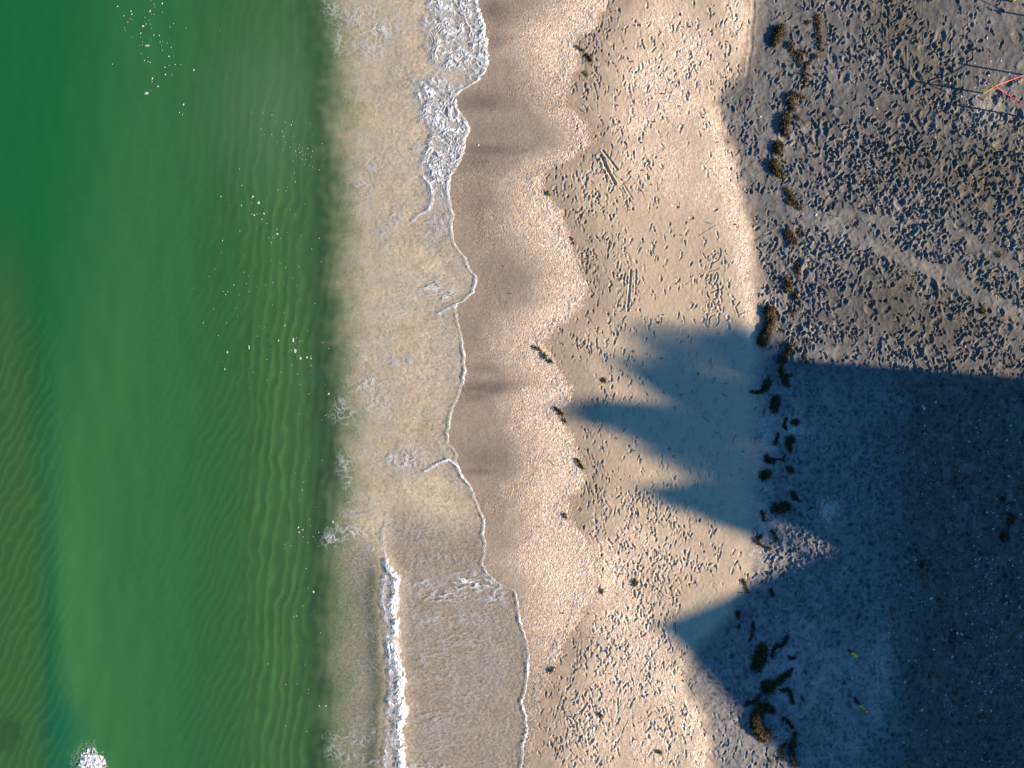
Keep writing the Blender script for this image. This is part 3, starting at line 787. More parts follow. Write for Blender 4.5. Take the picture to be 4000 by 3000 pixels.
# edge line
ew = 2.8 + 2.4 * noise(fy / 60, fy * 0, 75) + 2.5 * ss(900, 300, fy) + 1.5 * ss(2250, 2400, fy)
ew = ew * np.clip(0.7 + 1.0 * noise(fy / 110, fy * 0, 92) + 0.5 * ss(420, 100, fy), .35, 1.6)
el = ss(ew + 2.5, ew - 1.5, np.abs(de - ew * 0.9 + 1))
put(el * np.clip(0.85 + .5 * noise(fy / 16, fx / 50, 91), 0, 1.2), 0.005)
put(0.55 * ss(34, 4, np.abs(de)) * np.clip(lace2 + .5 * n2 - .1, 0, 1) * np.clip(.3 + noise(fy / 90, fy * 0, 93) * 1.6, 0, 1), 0.002)
# inner small crests
for pts, w, s_ in (([(1655,690),(1682,722),(1690,760),(1685,800),(1672,822)], 7, 1.1), ([(1672,822),(1640,836),(1610,862)], 3.5, .9),
               ([(1497,2062),(1494,2100),(1502,2180),(1512,2220)], 3, .7), ([(1515,2000),(1508,2040),(1495,2070)], 3, .5),
               ([(1745,1796),(1725,1806),(1690,1822),(1660,1842)], 5.5, 1.0), ([(1660,1842),(1620,1890)], 4, .5), ([(1738,1800),(1755,1796),(1782,1816),(1800,1840)], 5.5, 1.1),
               ([(1781,1190),(1750,1205),(1715,1225)], 5.5, .9), ([(1555,2150),(1500,2165)], 2.5, .0), ([(1960,2292),(1935,2305),(1925,2330)], 4, .8)):
    sel = (fx > min(p[0] for p in pts) - 30) & (fx < max(p[0] for p in pts) + 30) & (fy > min(p[1] for p in pts) - 30) & (fy < max(p[1] for p in pts) + 30)
    d = np.full(fx.shape, 99.0, F32); d[sel] = seg_dist(fx[sel] + 3 * n2[sel], fy[sel] + 3 * n2[sel], pts)[0]
    put(ss(w * 1.2 + 3, w * .2, d + 4 * n2) * s_ * np.clip(.75 + .6 * n2 + .3 * lace2, .1, 1.1), 0.012 * s_)
    put(ss(w * 5 + 6, w, d) * np.clip(lace2 * .8 + .5 * n2, 0, 1) * .5 * s_, 0.003)
# breaking wave
L = wave_l(fy); R = wave_r(fy)
jag = 16 * noise(fx / 34, fy / 30, 76) + 9 * noise(fx / 13, fy / 12, 77)
bw = ss(-6, 8, fx - L + jag * .8) * ss(-6, 8, R - fx + jag) * ss(2120, 2250, fy + 20 * n2)
rim_r = np.exp(-((fx - R + 16) / 16.0) ** 2)
rim_l = np.exp(-((fx - L - 8) / 9.0) ** 2)
put(bw * np.clip(0.22 + rim_r * (.45 + .75 * pat + .5 * n2) + 0.3 * rim_l + 0.55 * pat + .4 * n1, 0, 1.25), 0.016 * bw * np.clip(0.45 + 0.5 * rim_r + 0.7 * relief, 0, 1.6))
# small stray foam bits
fz = water_z(fx, fy) + 0.004 + hz
cover = np.clip(cover, 0, 1.25)
keep_v = cover > 0.07
kf = keep_v[:-1, :-1] | keep_v[1:, :-1] | keep_v[:-1, 1:] | keep_v[1:, 1:]
faces = grid_faces(nxf, nyf, kf)
used = np.unique(faces); remap = np.full(nxf * nyf, -1, np.int64); remap[used] = np.arange(len(used))
vf = np.stack([Xf, Yf, fz], -1).reshape(-1, 3)[used]
mf = mesh_from("swash_foam", vf, remap[faces])
attr_float(mf, 'cover', cover.ravel()[used])
link("swash_foam", mf, M_FOAM, kind="stuff", label="white lacy foam along the swash edge and the small breaking wave", category="foam")

# foam patch of the wave at the lower left
gx = np.linspace(WX(230), WX(470), 150).astype(F32); gy = np.linspace(WY(3090), WY(2890), 130).astype(F32)
GX, GY = np.meshgrid(gx, gy); ax = GX * K + 2000; ay = 1500 - GY * K
d = np.hypot((ax - 358) / 58, (ay - 3004) / 76)
cv = ss(1.08, 0.8, d + 0.22 * noise(ax / 22, ay / 22, 81) + 0.25 * noise(ax / 9, ay / 9, 82))
rel = 0.5 + 0.5 * noise(ax / 14, ay / 14, 83) + 0.4 * noise(ax / 7, ay / 7, 84)
cv2 = np.clip(cv * (0.55 + 0.7 * rel), 0, 1.2)
cv2 = np.maximum(cv2, ss(1.9, 0.9, d) * np.clip(1 - np.abs(noise(ax / 14, ay / 14, 85)) * 4, 0, 1) * 0.35 * (ax < 370))
kv = cv2 > 0.06; kf = kv[:-1, :-1] | kv[1:, :-1] | kv[:-1, 1:] | kv[1:, 1:]
fc = grid_faces(150, 130, kf); us = np.unique(fc); rm = np.full(150 * 130, -1, np.int64); rm[us] = np.arange(len(us))
vv = np.stack([GX, GY, water_z(ax, ay) + 0.01 + 0.02 * cv * np.clip(rel, 0, 1.5)], -1).reshape(-1, 3)[us]
mm = mesh_from("breaker_foam", vv, rm[fc]); attr_float(mm, 'cover', cv2.ravel()[us])
link("breaker_foam", mm, M_FOAM, kind="stuff", label="white foam of a small breaker at the lower left corner of the sea", category="foam")

# foam flecks floating on the sea
fl = [(455,21,4,3),(508,40,5,3),(511,52,5,4),(480,58,3,3),(630,10,4,6),(582,40,6,5),(555,99,7,6),(546,126,4,4),(597,134,4,3),(618,135,3,3),(572,175,13,5),(657,217,5,4),(560,233,4,3),(574,238,4,3),(583,241,3,3),(640,260,5,3),
      (642,288,5,4),(591,304,6,5),(613,334,5,4),(568,361,11,8),(754,270,4,6),(714,405,5,6),(698,437,3,3),(710,446,3,3),(590,316,3,2),(985,765,6,6),(1008,790,7,9),(990,838,5,5),(1028,832,6,5),(1080,912,8,5),(1020,855,4,4),
      (1143,1330,5,14),(1150,1370,8,12),(1170,1400,7,8),(1196,1396,5,7),(1212,1400,4,5),(970,1357,4,11),(884,1375,7,6),(873,1442,4,5),(910,1112,4,3),(1180,2070,4,5),(1163,2062,5,5),(1166,2080,5,4),(1222,2314,6,7),(1245,2760,4,4),
      (1270,2760,5,4),(1298,2040,6,6),(860,765,3,3),(790,1260,3,3),(1110,1270,4,4),(1085,1330,3,6),(1281,1538,7,6),(940,800,3,3),(1040,870,3,3)]
fv = []; ff = []
def fleck(px, py, rx, ry):
    b = len(fv); n = 7; ph = rng.uniform(0, 6)
    z = float(water_z(np.array([px], F32), np.array([py], F32))[0])
    fv.append((WX(px), WY(py), z + 0.02))
    for k_ in range(n):
        a = ph + 2 * math.pi * k_ / n; r = rng.uniform(.65, 1.15)
        fv.append((WX(px + math.cos(a) * rx * r), WY(py + math.sin(a) * ry * r), z + 0.004))
    for k_ in range(n): ff.append((b, b + 1 + (k_ + 1) % n, b + 1 + k_))
for f_ in fl: fleck(f_[0], f_[1], f_[2] * .78, f_[3] * .78)
for _ in range(280):
    c = [(620,150,140,150),(1080,500,110,70),(1200,610,60,60),(1000,850,140,120),(1130,1000,120,150),(1150,1380,100,120),(1200,2280,60,260),(1150,2700,80,200),(560,100,90,90),(950,1250,160,160),(1180,1900,60,200),(1280,1500,20,300)][rng.integers(12)]
    px, py = rng.normal(c[0], c[2] * .7), rng.normal(c[1], c[3] * .7)
    if px < 1290: r = rng.uniform(0.9, 1.9); fleck(px, py, r, r * rng.uniform(.6, 1.4))
mk = mesh_from("foam_flecks", np.array(fv, F32), np.array(ff, np.int32))
attr_float(mk, 'cover', np.full(len(fv), 0.75, F32))
link("foam_flecks", mk, M_FOAM, kind="stuff", label="scattered white foam flecks floating on the green water", category="foam")

# ------------------------------------------------------------------ shells
def chip_mesh(n=7):
    mb = MB(); mb.v.append((0, 0, .45)); r0 = random.uniform(0, 6)
    for k_ in range(n):
        a = r0 + 2 * math.pi * k_ / n; r = random.uniform(.7, 1.2)
        mb.v.append((math.cos(a) * r, math.sin(a) * r * .8, .05))
    for k_ in range(n): mb.f.append((0, 1 + k_, 1 + (k_ + 1) % n))
    mb.f.append(tuple(1 + k_ for k_ in reversed(range(n))))
    me = bpy.data.meshes.new("shell"); me.from_pydata(mb.v, [], mb.f); me.update(); me.materials.append(M_SHELL)
    return me
chips = [chip_mesh() for _ in range(6)]
big_shells = [(3325,2645,9,'whitish shell fragment between the two short yellow stakes on shaded sand'),(3416,2752,10,'white shell right of the banded stake on dark shaded sand'),(3486,2766,9,'white shell furthest right of the banded stake'),
   (3386,2573,7,'small white shell just right of the plain yellow stake'),(3250,2790,7,'white shell lower left of the banded stake'),(3185,2558,7,'small white shell on blue shaded sand above the dark weed blob'),(1868,567,8,'lone white shell on the smooth wet sand beside the swash'),
   (2455,1663,8,'pale shell on the shaded sand inside the palm shadow'),(2566,1565,6,'small pale shell near the middle of the palm shadow')]
for px, py, s_, lab in big_shells:
    o = link("shell", random.choice(chips)); o['label'] = lab; o['category'] = 'shell'
    o.location = (WX(px), WY(py), ground_z(px, py) + .004); r = s_ / K / 2 * 1.15; o.scale = (r * 1.2, r, r); o.rotation_euler = (0, 0, random.uniform(0, 6))
sh_pts = []
for _ in range(1700):
    if rng.random() < .62:
        px, py = rng.uniform(3450, 4050), rng.uniform(1480, 3050)
    elif rng.random() < .4: px, py = rng.normal(3880, 70), rng.normal(330, 100)
    else: px, py = rng.uniform(2950, 4050), rng.uniform(-30, 3050)
    if rng.random() < .35: px, py = rng.normal(3870, 90), rng.normal(2350, 330)
    s_ = 1.0 + rng.exponential(1.15)
    if px > 2900: sh_pts.append((px, py, min(s_, 6.0)))
for _ in range(900):
    px, py = rng.uniform(2250, 3000), rng.uniform(1400, 2050); sh_pts.append((px, py, rng.uniform(.7, 1.7)))
for _ in range(500):
    px, py = rng.normal(3232, 20), rng.normal(1995, 24); sh_pts.append((px, py, rng.uniform(1.2, 2.6)))
sh_pts.sort(key=lambda q: -q[2])
LAB = 'tiny white shell fragment scattered on the grey and shaded sand of the upper beach'
for px, py, s_ in sh_pts[:290]:
    o = link("shell_fragment", random.choice(chips)); o['label'] = LAB; o['category'] = 'shell'; o['group'] = 'tiny shells scattered over the upper beach'
    r = s_ / K * .95; o.location = (WX(px), WY(py), ground_z(px, py) + .003); o.scale = (r * 1.2, r, r); o.rotation_euler = (0, 0, random.uniform(0, 6))
sv_, sf_ = [], []
for px, py, s_ in sh_pts[290:]:
    b = len(sv_); r = s_ / K * .9; z = ground_z(px, py); a0 = rng.uniform(0, 6)
    sv_.append((WX(px), WY(py), z + r * .6))
    for k_ in range(5):
        a = a0 + k_ * 1.2566; sv_.append((WX(px) + math.cos(a) * r, WY(py) + math.sin(a) * r * .8, z - .002))
    for k_ in range(5): sf_.append((b, b + 1 + k_, b + 1 + (k_ + 1) % 5))
link("shell_hash", mesh_from("shell_hash", np.array(sv_, F32), np.array(sf_, np.int32), False), M_SHELL, kind="stuff", label="countless tiny shell chips strewn over the sand", category="shell hash")

# ------------------------------------------------------------------ seaweed
def weed_arrays(pts, widths, hmax, density=1.0, blade=0.11, loose=0.12):
    """core mound and blades for a clump whose spine runs through pts (pixels), half widths in pixels"""
    P = np.array(pts, float); Wd = np.array(widths, float) * .86
    seg = np.hypot(*np.diff(P, axis=0).T); L = seg.sum(); cum = np.concatenate([[0], np.cumsum(seg)]) / max(L, 1e-6)
    def at(t):
        x = np.interp(t, cum, P[:, 0]); y = np.interp(t, cum, P[:, 1]); w = np.interp(t, cum, Wd)
        x2 = np.interp(min(t + .03, 1), cum, P[:, 0]); y2 = np.interp(min(t + .03, 1), cum, P[:, 1])
        x1 = np.interp(max(t - .03, 0), cum, P[:, 0]); y1 = np.interp(max(t - .03, 0), cum, P[:, 1])
        return x, y, w, math.atan2(y2 - y1, x2 - x1)
    cxm, cym = P.mean(0); ox, oy = WX(cxm), WY(cym); oz = ground_z(cxm, cym)
    # core
    nt = max(6, int(L / 8) + 4); nr = 9; cv, cf = [], []
    for i in range(nt):
        t = i / (nt - 1); x, y, w, a = at(t)
        endf = math.sqrt(max(0.02, 1 - abs(2 * t - 1) ** 6))
        for k_ in range(nr):
            q = -1 + 2 * k_ / (nr - 1); jj = 1 + rng.uniform(-.22, .22)
            off = q * w * endf * jj * .62
            X = WX(x - math.sin(a) * off); Y = WY(y + math.cos(a) * off)
            h = hmax * min(1, w / 14) * math.sqrt(max(0, 1 - q * q)) * endf * (1 + rng.uniform(-.3, .3))
            cv.append((X - ox, Y - oy, ground_z(x, y) - oz + h * .8 - (.01 if abs(q) > .95 else 0)))
    for i in range(nt - 1):
        for k_ in range(nr - 1):
            cf.append((i * nr + k_, i * nr + k_ + 1, (i + 1) * nr + k_ + 1, (i + 1) * nr + k_))
    # blades
    area = L * np.mean(Wd) * 2 + np.pi * np.mean(Wd) ** 2
    nbld = int(area / 7.0 * density) + 14
    bv, bf = [], []
    for _ in range(nbld):
        t = rng.uniform(0, 1); x, y, w, a = at(t)
        q = rng.uniform(-1, 1); fringe = rng.random() < loose
        if fringe: q *= 1.15
        px = x - math.sin(a) * q * w; py = y + math.cos(a) * q * w
        ang = -(a) + rng.normal(0, 0.55 if not fringe else 1.3) + (math.pi if rng.random() < .5 else 0)
        ln = blade * rng.uniform(.5, 1.25) * min(1, 0.45 + w / 22); wd = rng.uniform(.005, .011)
        X, Y = WX(px), WY(py); gz = ground_z(px, py) - oz
        h = hmax * min(1, w / 14) * math.sqrt(max(0.0, 1 - min(1, abs(q)) ** 2)) + rng.uniform(.003, .02)
        bend = rng.normal(0, 2.2); n = 5; b = len(bv); tip = rng.uniform(0, .02); tw = rng.uniform(-.6, .6)
        for k_ in range(n):
            s_ = k_ / (n - 1); dirx, diry = math.cos(ang + bend * s_ * .35), math.sin(ang + bend * s_ * .35)
            zz = gz + h * (1 - (s_ * .75) ** 2 * (1 if abs(q) > .4 else .4)) + tip * math.sin(s_ * 3.1)
            ww = wd * (1 - .6 * s_)
            bv.append((X - ox - diry * ww, Y - oy + dirx * ww, max(zz, gz + .004) - ww * tw)); bv.append((X - ox + diry * ww, Y - oy - dirx * ww, max(zz, gz + .004) + ww * tw))
            X += dirx * ln / (n - 1); Y += diry * ln / (n - 1)
        for k_ in range(n - 1): bf.append((b + 2 * k_, b + 2 * k_ + 1, b + 2 * k_ + 3, b + 2 * k_ + 2))
    return (ox, oy, oz), cv, cf, bv, bf

def weed(pts, widths, hmax, label, density=1.0, mat=None, blade=0.15, name="seaweed_clump", loose=.3, cat="seaweed"):
    if mat is M_WEED_G: widths = [w * .55 for w in widths]
    loc, cv, cf, bv, bf = weed_arrays(pts, widths, hmax * .6, density, blade, loose)
    r = empty(name, loc, label, cat)
    link("matted_core", mesh_from("matted_core", np.array(cv, F32), np.array(cf, np.int32)), M_CORE, r)
    link("blades", mesh_from("blades", np.array(bv, F32), np.array(bf, np.int32), False), mat or M_WEED, r, kind="stuff")
    return r

weed([(3014,187),(3026,165),(3032,140),(3044,118),(3058,112)], [4,16,21,18,8], .13, 'tall brown seaweed mound at the top of the wrack line, casting a broad shadow', 1.2)
weed([(3190,62),(3186,80),(3193,105),(3190,125),(3198,160),(3200,200)], [8,8,10,9,5,3], .05, 'long thin seaweed trail right of the topmost mound')
weed([(3145,95),(3160,88)], [5,5], .03, 'tiny weed tuft left of the long thin trail near the top')
weed([(3078,172),(3085,188),(3094,206)], [6,12,8], .07, 'small seaweed knot just below the topmost mound')
weed([(3150,208),(3125,212),(3108,218),(3112,238),(3125,245)], [6,9,9,9,6], .06, 'ragged ring-shaped seaweed knot in the upper wrack line')
weed([(3182,215),(3185,235)], [6,6], .03, 'faint weed tuft right of the ring-shaped knot')
weed([(3160,246),(3145,258),(3137,290),(3142,318),(3138,342)], [7,9,8,9,7], .06, 'narrow curved seaweed strip like a sickle in the upper wrack line')
weed([(3140,388),(3118,376),(3092,372),(3078,392),(3090,420),(3104,440)], [4,8,15,17,9,5], .10, 'hook-shaped seaweed clump with a spur to the right')
weed([(3108,452),(3116,472)], [6,7], .04, 'small tuft below the tip of the hook-shaped clump')
weed([(3070,448),(3062,475),(3058,500),(3068,535)], [18,23,16,6], .13, 'thick drop-shaped seaweed mound with a narrow tail pointing down')
weed([(3036,558),(3038,580),(3034,602)], [16,25,12], .11, 'round seaweed mound between the drop-shaped and the crescent ones')
weed([(3028,630),(3016,650),(3030,672),(3055,690)], [18,22,19,9], .11, 'crescent seaweed mound with its point to the lower right')
weed([(3062,738),(3080,752),(3090,775),(3104,800),(3128,822)], [6,9,11,11,6], .07, 'slanting seaweed strip crossing towards the smooth drag path')
weed([(3072,784),(3080,800)], [8,8], .05, 'short weed blob on the left side of the slanting strip')
weed([(3068,902),(3078,918),(3094,936),(3102,955)], [10,16,14,10], .09, 'seaweed clump in two lumps just below the smooth path')
weed([(3118,895),(3120,915)], [5,7], .03, 'faint reddish weed tuft beside the two-lump clump')
weed([(3108,1022),(3115,1050),(3112,1080)], [5,7,9], .04, 'thin reddish weed strand above the cluster beside the shell band')
weed([(3064,1082),(3074,1105),(3074,1130),(3096,1142)], [11,13,13,5], .10, 'seaweed lump with a foot turned right, above the big snake-shaped one')
weed([(3100,1158),(3112,1168)], [9,7], .05, 'small seaweed lump at the end of the turned foot')
weed([(3092,1225),(3108,1212)], [6,5], .04, 'small dark weed piece right of the big snake-shaped mound')
weed([(3004,1198),(3000,1225),(3012,1248),(3004,1275),(2990,1300),(2975,1325),(2972,1350)], [18,24,18,14,18,22,18], .16, 'largest seaweed mound in the sun, snake shaped, beside the pale shell band', 1.3)
weed([(3082,1342),(3078,1370),(3058,1398),(3045,1420)], [10,13,14,12], .10, 'sunlit seaweed strip just right of the snake-shaped mound')
weed([(3048,1430),(3046,1460),(3062,1490),(3078,1508)], [8,8,14,7], .07, 'seaweed strip with a forked end at the edge of the shade')
weed([(3064,1470),(3090,1465)], [6,4], .03, 'short seaweed fork pointing right from the strip at the shade edge')
weed([(3143,1395),(3144,1418)], [3,8], .05, 'small dark weed tuft standing alone at the edge of the shade')
weed([(3005,1482),(2990,1500),(2982,1522),(2960,1532),(2928,1530)], [14,17,9,6,4], .09, 'round seaweed head with a long tail running left, in the shade')
weed([(3028,1552),(3026,1580),(3018,1602)], [15,17,11], .10, 'dark square seaweed clump in the shade below the round head', 1.2)
weed([(3070,1630),(3058,1655),(3070,1678)], [5,7,5], .03, 'thin reddish weed strand in the upper shade', cat="seaweed")
weed([(3090,1648),(3106,1645),(3108,1658)], [9,11,7], .05, 'small round seaweed tuft at the right in the upper shade')
weed([(3070,1715),(3095,1712),(3078,1735),(3085,1765)], [14,13,11,7], .07, 'dark ragged seaweed clump in the middle of the shaded wrack line')
weed([(3038,1690),(3032,1712),(3024,1735)], [6,6,4], .03, 'narrow weed strand left of the dark ragged clump')
weed([(2990,1778),(2994,1798),(3012,1802),(3030,1792)], [6,13,12,6], .06, 'shaded seaweed clump with a branch reaching right')
weed([(3040,1790),(3058,1800),(3062,1770)], [4,4,3], .02, 'thin bent weed strand at the end of the reaching branch')
weed([(2998,1840),(2985,1856),(2968,1862)], [15,19,9], .09, 'compact black seaweed blob in the shade, nearest the pale band')
weed([(3070,1822),(3086,1835),(3096,1842)], [5,10,6], .05, 'spiky little seaweed tuft right of the compact black blob')
weed([(3092,1918),(3096,1938),(3118,1955)], [9,10,4], .06, 'three-pointed seaweed tuft above the long dark blob')
weed([(3010,1990),(3035,1982),(3062,1974),(3080,1978)], [10,19,20,10], .09, 'long dark seaweed blob left of the pale shell patch', 1.2)
weed([(2968,1990),(2978,2010),(2982,2035)], [5,7,4], .03, 'wispy weed strand lower left of the long dark blob')
weed([(2968,2092),(2952,2105),(2958,2120)], [6,11,7], .05, 'golden brown seaweed hook in the patch of sun between the shadows')
weed([(2965,2122),(2990,2135),(3010,2145)], [4,5,6], .03, 'thin weed strand trailing from the golden brown hook')
weed([(3008,2068),(3026,2090),(3028,2118)], [5,7,6], .04, 'thin Y-shaped weed strand right of the golden hook')
weed([(3006,2300),(3014,2325)], [8,6], .04, 'small dark weed tuft alone in the shade below the sun patch')
weed([(2936,2428),(2940,2455),(2934,2482),(2925,2500)], [5,5,5,3], .03, 'thin vertical weed strand above the biggest shaded oval clump')
weed([(2975,2512),(2972,2540),(2962,2575),(2948,2612)], [10,24,29,18], .13, 'big smooth oval seaweed mound in the blue shade', 1.2)
weed([(3012,2568),(3016,2535),(3030,2518),(3055,2520),(3064,2498),(3072,2482)], [3,6,7,8,9,8], .05, 'hooked seaweed strip with a thick top end, right of the oval mound')
weed([(3076,2560),(3088,2572),(3102,2568)], [5,6,4], .03, 'tiny curved weed scrap right of the hooked strip')
weed([(2992,2662),(2996,2682),(3006,2696)], [24,28,16], .12, 'round dark seaweed mound joined by a long raised tail', 1.2)
weed([(3026,2668),(3045,2650),(3070,2632),(3092,2608)], [13,15,9,3], .07, 'seaweed tail slanting up to the right from the round mound')
weed([(3040,2690),(3060,2694),(3078,2690),(3086,2712),(3094,2745)], [6,8,6,9,5], .05, 'seaweed strip bending down to the right below the slanting tail')
weed([(3128,2720),(3136,2735)], [5,3], .03, 'tiny red weed scrap right of the bending strip', mat=M_WEED)
weed([(2968,2712),(2950,2732),(2938,2742),(2918,2738),(2906,2752)], [8,9,6,6,5], .04, 'arched weed strand at the upper left of the giant clump')
weed([(3018,2778),(2995,2758),(2965,2762),(2950,2795),(2948,2830),(2968,2858),(3000,2862)], [7,16,24,24,24,24,18], .17, 'giant C-shaped seaweed heap half lit by sun at the shade edge', 1.3)
weed([(2965,2876),(2985,2895)], [10,5], .05, 'ragged golden weed fringe under the giant C-shaped heap')
weed([(3054,2798),(3072,2812),(3086,2825),(3090,2842)], [6,8,7,4], .04, 'seaweed strand right of the giant C-shaped heap')
weed([(3102,2856),(3098,2885),(3084,2925),(3090,2955),(3102,2985)], [7,9,15,14,10], .08, 'long seaweed strip running down to the bottom edge of the wrack line')
weed([(3066,2900),(3050,2915),(3052,2940),(3062,2965)], [6,8,6,4], .04, 'thin crescent weed strip just left of the long bottom strip')
weed([(3945,2010),(3940,2035),(3930,2052)], [9,13,7], .04, 'dark weed patch at the far right of the shade, upper of a pair')
weed([(3920,2080),(3912,2105)], [14,12], .04, 'dark weed patch at the far right of the shade, lower of a pair')
weed([(3898,1946),(3922,1950)], [8,9], .03, 'small dark weed smear above the pair at the far right')
weed([(3595,2190),(3598,2215)], [4,5], .03, 'slim brown weed piece alone in the dark shaded sand')
weed([(3895,990),(3898,1005)], [8,7], .03, 'small brown weed tuft beside the upper drag path on the right')
weed([(3830,1210),(3845,1222)], [12,9], .02, 'flat reddish weed smear below the drag path on the right', density=.5)
# weed at the cusp edges
weed([(2246,180),(2262,192),(2278,205)], [6,8,5], .03, 'thin green brown weed streak at the top cusp of shells', mat=M_WEED_G)
weed([(2290,215),(2308,245)], [4,9], .04, 'dark weed streak pointing down to the prints at the top cusp')
weed([(2285,285),(2292,300)], [9,8], .03, 'greenish weed tuft among shells below the top cusp', mat=M_WEED_G)
weed([(2134,750),(2145,765)], [9,8], .04, 'small dark green weed tuft at the second cusp', mat=M_WEED_G)
weed([(2232,930),(2240,955)], [5,6], .02, 'faint olive weed tuft on the shell edge beside the smooth band', mat=M_WEED_G)
weed([(2088,1355),(2100,1362),(2110,1372)], [8,11,8], .05, 'upper left olive weed tuft of three on the shelly cusp', mat=M_WEED_G)
weed([(2124,1380),(2130,1400)], [12,13], .06, 'middle and darkest olive weed tuft of three on the shelly cusp', mat=M_WEED_G)
weed([(2142,1408),(2158,1415)], [10,9], .05, 'lower right olive weed tuft of three on the shelly cusp', mat=M_WEED_G)
weed([(2356,1482),(2362,1492)], [6,6], .04, 'lone golden weed tuft among prints left of the palm shadow')
weed([(2165,1592),(2182,1605),(2196,1622)], [5,7,6], .03, 'dark weed streak at the shell edge by the longest frond shadow')
weed([(2200,1635),(2208,1650)], [6,9], .04, 'dark green weed knot just below the streak at the shell edge', mat=M_WEED_G)
weed([(2252,1790),(2262,1808),(2278,1830)], [5,6,4], .03, 'brown weed streak along the shell edge under the palm shadow')
weed([(2205,2005),(2210,2022)], [9,7], .05, 'bright green weed tuft on the lower shell cusp', mat=M_WEED_G)
weed([(2352,2300),(2348,2320)], [8,8], .05, 'golden green weed tuft on pale shells in the lower beach', mat=M_WEED_G)
weed([(2162,2605),(2150,2625)], [8,10], .05, 'golden dark weed tuft near the lower swash line', mat=M_WEED_G)
weed([(2478,2262),(2480,2285)], [6,8], .04, 'dark weed bit among deep prints above the lower shadow tip')
weed([(2562,2925),(2585,2940)], [10,8], .04, 'golden brown weed tuft near the bottom on sunlit sand', mat=M_WEED_G)
weed([(2340,2785),(2352,2800)], [6,5], .03, 'small brown weed tuft among prints on the lower sunlit sand')
weed([(2895,2260),(2910,2285),(2918,2310)], [5,6,5], .03, 'curly dark weed strand at the top of the lower shaded wedge')
weed([(2882,2385),(2878,2410)], [7,8], .03, 'reddish dark weed scrap in the lower shaded wedge')
weed([(2885,2440),(2883,2448)], [5,5], .03, 'tiny red brown weed scrap below the reddish one in the shaded wedge')
weed([(3000,2960),(3010,2972)], [3,4], .02, 'tiny dark weed scrap near the bottom edge left of the long strip')

# red scraps and thin strands
def scrap_mesh():
    mb = MB(); n = 6; r0 = random.uniform(0, 6)
    mb.v.append((0, 0, .35))
    for k_ in range(n):
        a = r0 + 2 * math.pi * k_ / n; r = random.uniform(.6, 1.3)
        mb.v.append((math.cos(a) * r, math.sin(a) * r * .5, random.uniform(0, .25)))
    for k_ in range(n): mb.f.append((0, 1 + k_, 1 + (k_ + 1) % n))
    me = bpy.data.meshes.new("scrap"); me.from_pydata(mb.v, [], mb.f); me.update(); me.materials.append(M_RED)
    return me
scr = [scrap_mesh() for _ in range(6)]
scraps = [(2668,110),(2695,110),(2755,145),(2690,370),(2838,168),(2830,245),(2620,365),(2585,370),(2655,420),(2470,245),(2410,415),(2555,480),(2800,560),(2750,510),(2745,465),(2845,560),(2890,590),(2505,560),(2372,650),(2510,668),(2545,725),(2345,680),
  (2375,655),(2870,880),(2880,890),(2660,920),(2590,1230),(2572,1260),(2345,1360),(2425,1448),(2475,1373),(2527,1384),(2582,1400),(2725,1460),(2660,1540),(2613,1750),(2475,1760),(2410,1712),(2762,1330),(2900,1762),(2898,1870),(2470,2020),(2475,1980),(2980,1955),
  (2646,2324),(2408,2520),(2320,2490),(2372,2545),(2385,2630),(2365,2630),(2335,2680),(2335,2675),(2110,2740),(2330,2760),(2335,2835),(2245,2855),(2485,2885),(2350,2985),(2715,2638),(2700,2650),(2668,2655),(2690,2615),(2580,2800),(2300,2395),(2385,2700),
  (2425,2240),(2405,2235),(2960,430),(2925,395),(3196,408),(3028,2875),(3050,2833),(2965,2637),(2795,1690),(3015,1170),(2200,2395),(1970,1040),(2262,1990),(2275,2120),(3355,1120),(3905,1240),(3093,1447),(2870,2640)]
for px, py in scraps:
    o = link("red_scrap", random.choice(scr)); o['label'] = 'small dark red scrap of weed lying on the sand'; o['category'] = 'weed scrap'; o['group'] = 'dark red weed scraps scattered on the sand'
    r = rng.uniform(4.0, 7.5) / K; o.location = (WX(px), WY(py), ground_z(px, py) + .008); o.scale = (r, r, r); o.rotation_euler = (0, 0, rng.uniform(0, 6))
o = link("orange_leaf", scr[0].copy(), M_ORANGE); o['label'] = 'single round orange leaf beside the shaded round seaweed head'; o['category'] = 'leaf'
o.location = (WX(3025), WY(1484), ground_z(3025, 1484) + .012); o.scale = (.045, .055, .045)
o = link("reddish_leaf", scr[1].copy(), M_RED); o['label'] = 'reddish brown leaf in the dark shade near the bottom right corner'; o['category'] = 'leaf'
o.location = (WX(3778), WY(2948), ground_z(3778, 2948) + .012); o.scale = (.075, .075, .045)

twigs = [((2945,505),(2965,530)),((2815,1300),(2790,1305)),((2860,150),(2905,90)),((2680,2540),(2660,2570)),((2640,2430),(2637,2475)),((2760,2640),(2790,2650)),((2640,1500),(2650,1510)),((2745,1625),(2770,1650)),((2640,1775),(2620,1785)),((2960,470),(2972,520)),
   ((3285,1765),(3300,1790)),((2800,2545),(2835,2530)),((3230,840),(3285,848)),((3055,490),(3070,470)),((2820,1535),(2835,1550)),((2940,1600),(2955,1590)),((2985,1590),(2975,1620)),((2965,1700),(2945,1740)),((3150,1715),(3110,1700)),((2870,1700),(2860,1735)),((2910,350),(2930,370)),
   ((2760,870),(2775,875)),((2890,690),(2905,660)),((2700,1530),(2712,1532)),((2930,2270),(2945,2300)),((2720,2500),(2735,2495)),((2600,2735),(2640,2745)),((2405,2310),(2420,2330)),((3050,2400),(3020,2440)),((2150,1800),(2165,1815)),((2170,1240),(2160,1260)),((1985,1150),(2000,1145)),((3195,1590),(3215,1600))]
